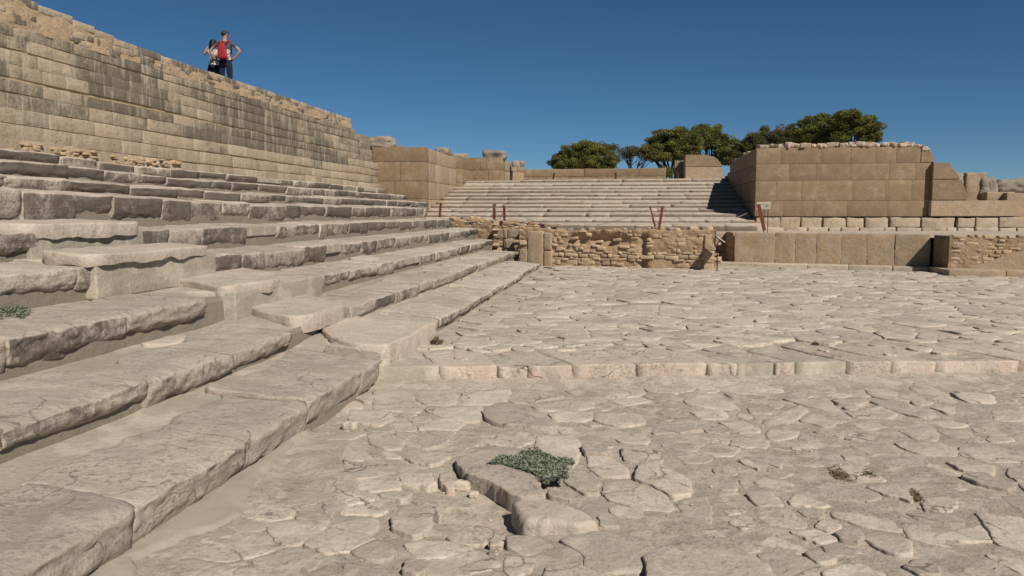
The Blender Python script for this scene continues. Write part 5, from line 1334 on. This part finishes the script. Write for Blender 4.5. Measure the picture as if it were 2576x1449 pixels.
    blob('nose', hp + fd * .105 + Vector((0, 0, .0)), (.014, .022, .026), mats[0], 6); blob('mouth', hp + fd * .095 + Vector((0, 0, -.045)), (.024, .008, .006), M['redbagdark'], 6)
    for s in (-1, 1): blob('ear', hp + rt * s * .088 + Vector((0, 0, .005)), (.010, .022, .032), mats[0], 6); blob('eye', hp + rt * s * .032 + fd * .088 + Vector((0, 0, .03)), (.012, .008, .007), M['black'], 6)
    return t, body, hp, fd, rt, blob
D = 22.0
fm_px = atD(570, 245, D); FEETZ = 4.98
mfeet = (fm_px[0], fm_px[1], FEETZ)
# man, seen from behind, looking away to the right
JM = dict(shl=(-.19, .0, 1.43), shr=(.19, .0, 1.43), ell=(-.40, -.03, 1.20), elr=(.42, -.08, 1.22), wrl=(-.26, .05, .985), wrr=(.26, -.03, 1.03), hal=(-.18, .09, .955), har=(.185, -.01, .99), head=(.02, .03, 1.645), face=(.75, .66, 0))
def fmM(c):
    x, y, z = c
    if z > 1.475 and abs(x) < .13: return 0
    if z < .09: return 4
    if z < 1.0 and abs(x) < .21 + .1 * (z < .85): return 3
    if abs(x) > .30 and z < 1.345: return 0
    if abs(x) > .20 and z < 1.12: return 0
    return 1 if z > 1.27 else 2
man, mb, hp, fd, rt, blob = person('man in grey and white shirt, hands on hips, standing on the left wall', mfeet, math.radians(12), 1.80, JM, [M['skin'], M['shirtgrey'], M['shirtwhite'], M['navy'], M['shoe']], fmM)
h = blob('hair', hp + Vector((0, 0, .045)) - fd * .018, (.094, .108, .088), M['hairgrey'], 10)
# backpack
bp = thing('backpack', 'slim red backpack worn on the back of the man', 'backpack', mfeet); bp.rotation_euler = man.rotation_euler; bp.scale = man.scale
def bpart(name, c, size, mat, rnd=.04, ry=0, rx=0):
    q, F = rock_mesh(size, (3, 2, 4), rnd, .006, 8, 0, c); taper = 1 - .22 * np.clip(q[:, 2] / size[2] + .5, 0, 1); q[:, 0] *= taper
    q = q @ rotm(0, rx, ry).T + np.array(c); o = mesh_obj(name, q, F, mat, None, True); o.parent = bp; return o
bpart('bag_body', (-.02, -.19, 1.18), (.25, .14, .42), M['redbag'], .06, ry=-.06); bpart('front_pocket', (-.025, -.265, 1.06), (.22, .06, .15), M['redbagdark'], .025, ry=-.06)
for s in (-1, 1):
    V, F = tube([(s * .05 - .01, -.15, 1.38), (s * .10, -.11, 1.47), (s * .13, -.0, 1.495), (s * .13, .11, 1.42), (s * .13, .13, 1.2), (s * .15, .05, 1.05), (s * .10 - .02, -.15, 1.0)], [.022, .024, .024, .022, .018, .010, .010], 6)
    o = mesh_obj('strap', V, F, M['redbag'], None); o.parent = bp
V, F = tube([(.09, -.2, 1.08), (.17, -.10, 1.16), (.20, .0, 1.26)], .009, 6); o = mesh_obj('side_strap', V, F, M['black'], None); o.parent = bp
V, F = tube([(-.02, -.14, 1.40), (-.02, -.16, 1.43), (0, -.15, 1.46)], .012, 6); o = mesh_obj('carry_loop', V, F, M['black'], None); o.parent = bp
# woman, head bowed, a hand raised to her hair
wp = atD(540, 245, D + .33)
JW = dict(shl=(-.155, .0, 1.40), shr=(.155, .0, 1.40), ell=(-.27, .05, 1.30), elr=(.30, .06, 1.20), wrl=(-.20, .12, 1.52), wrr=(.20, .16, 1.05), hal=(-.13, .13, 1.58), har=(.13, .17, 1.02), head=(.02, .06, 1.60), face=(.5, .8, -.1), neck=(.01, .03, 1.53))
def fmW(c):
    x, y, z = c
    if z > 1.44 and abs(x) < .12: return 0
    if z < .09: return 3
    if z < 1.0 and abs(x) < .22: return 2
    if abs(x) > .185 or z > 1.45: return 0
    return 1
wom, wb, hp, fd, rt, blob = person('dark haired woman in a patterned sleeveless top standing close beside the man', (wp[0], wp[1], FEETZ), math.radians(14), 1.66, JW, [M['skinf'], M['print'], M['navy'], M['shoe']], fmW, True)
blob('hair', hp + Vector((0, 0, .04)) - fd * .03, (.108, .115, .105), M['hairblack'], 10)
h2 = blob('hair', hp + Vector((-.01, -.02, -.08)) - fd * .075, (.10, .065, .16), M['hairblack'], 10)
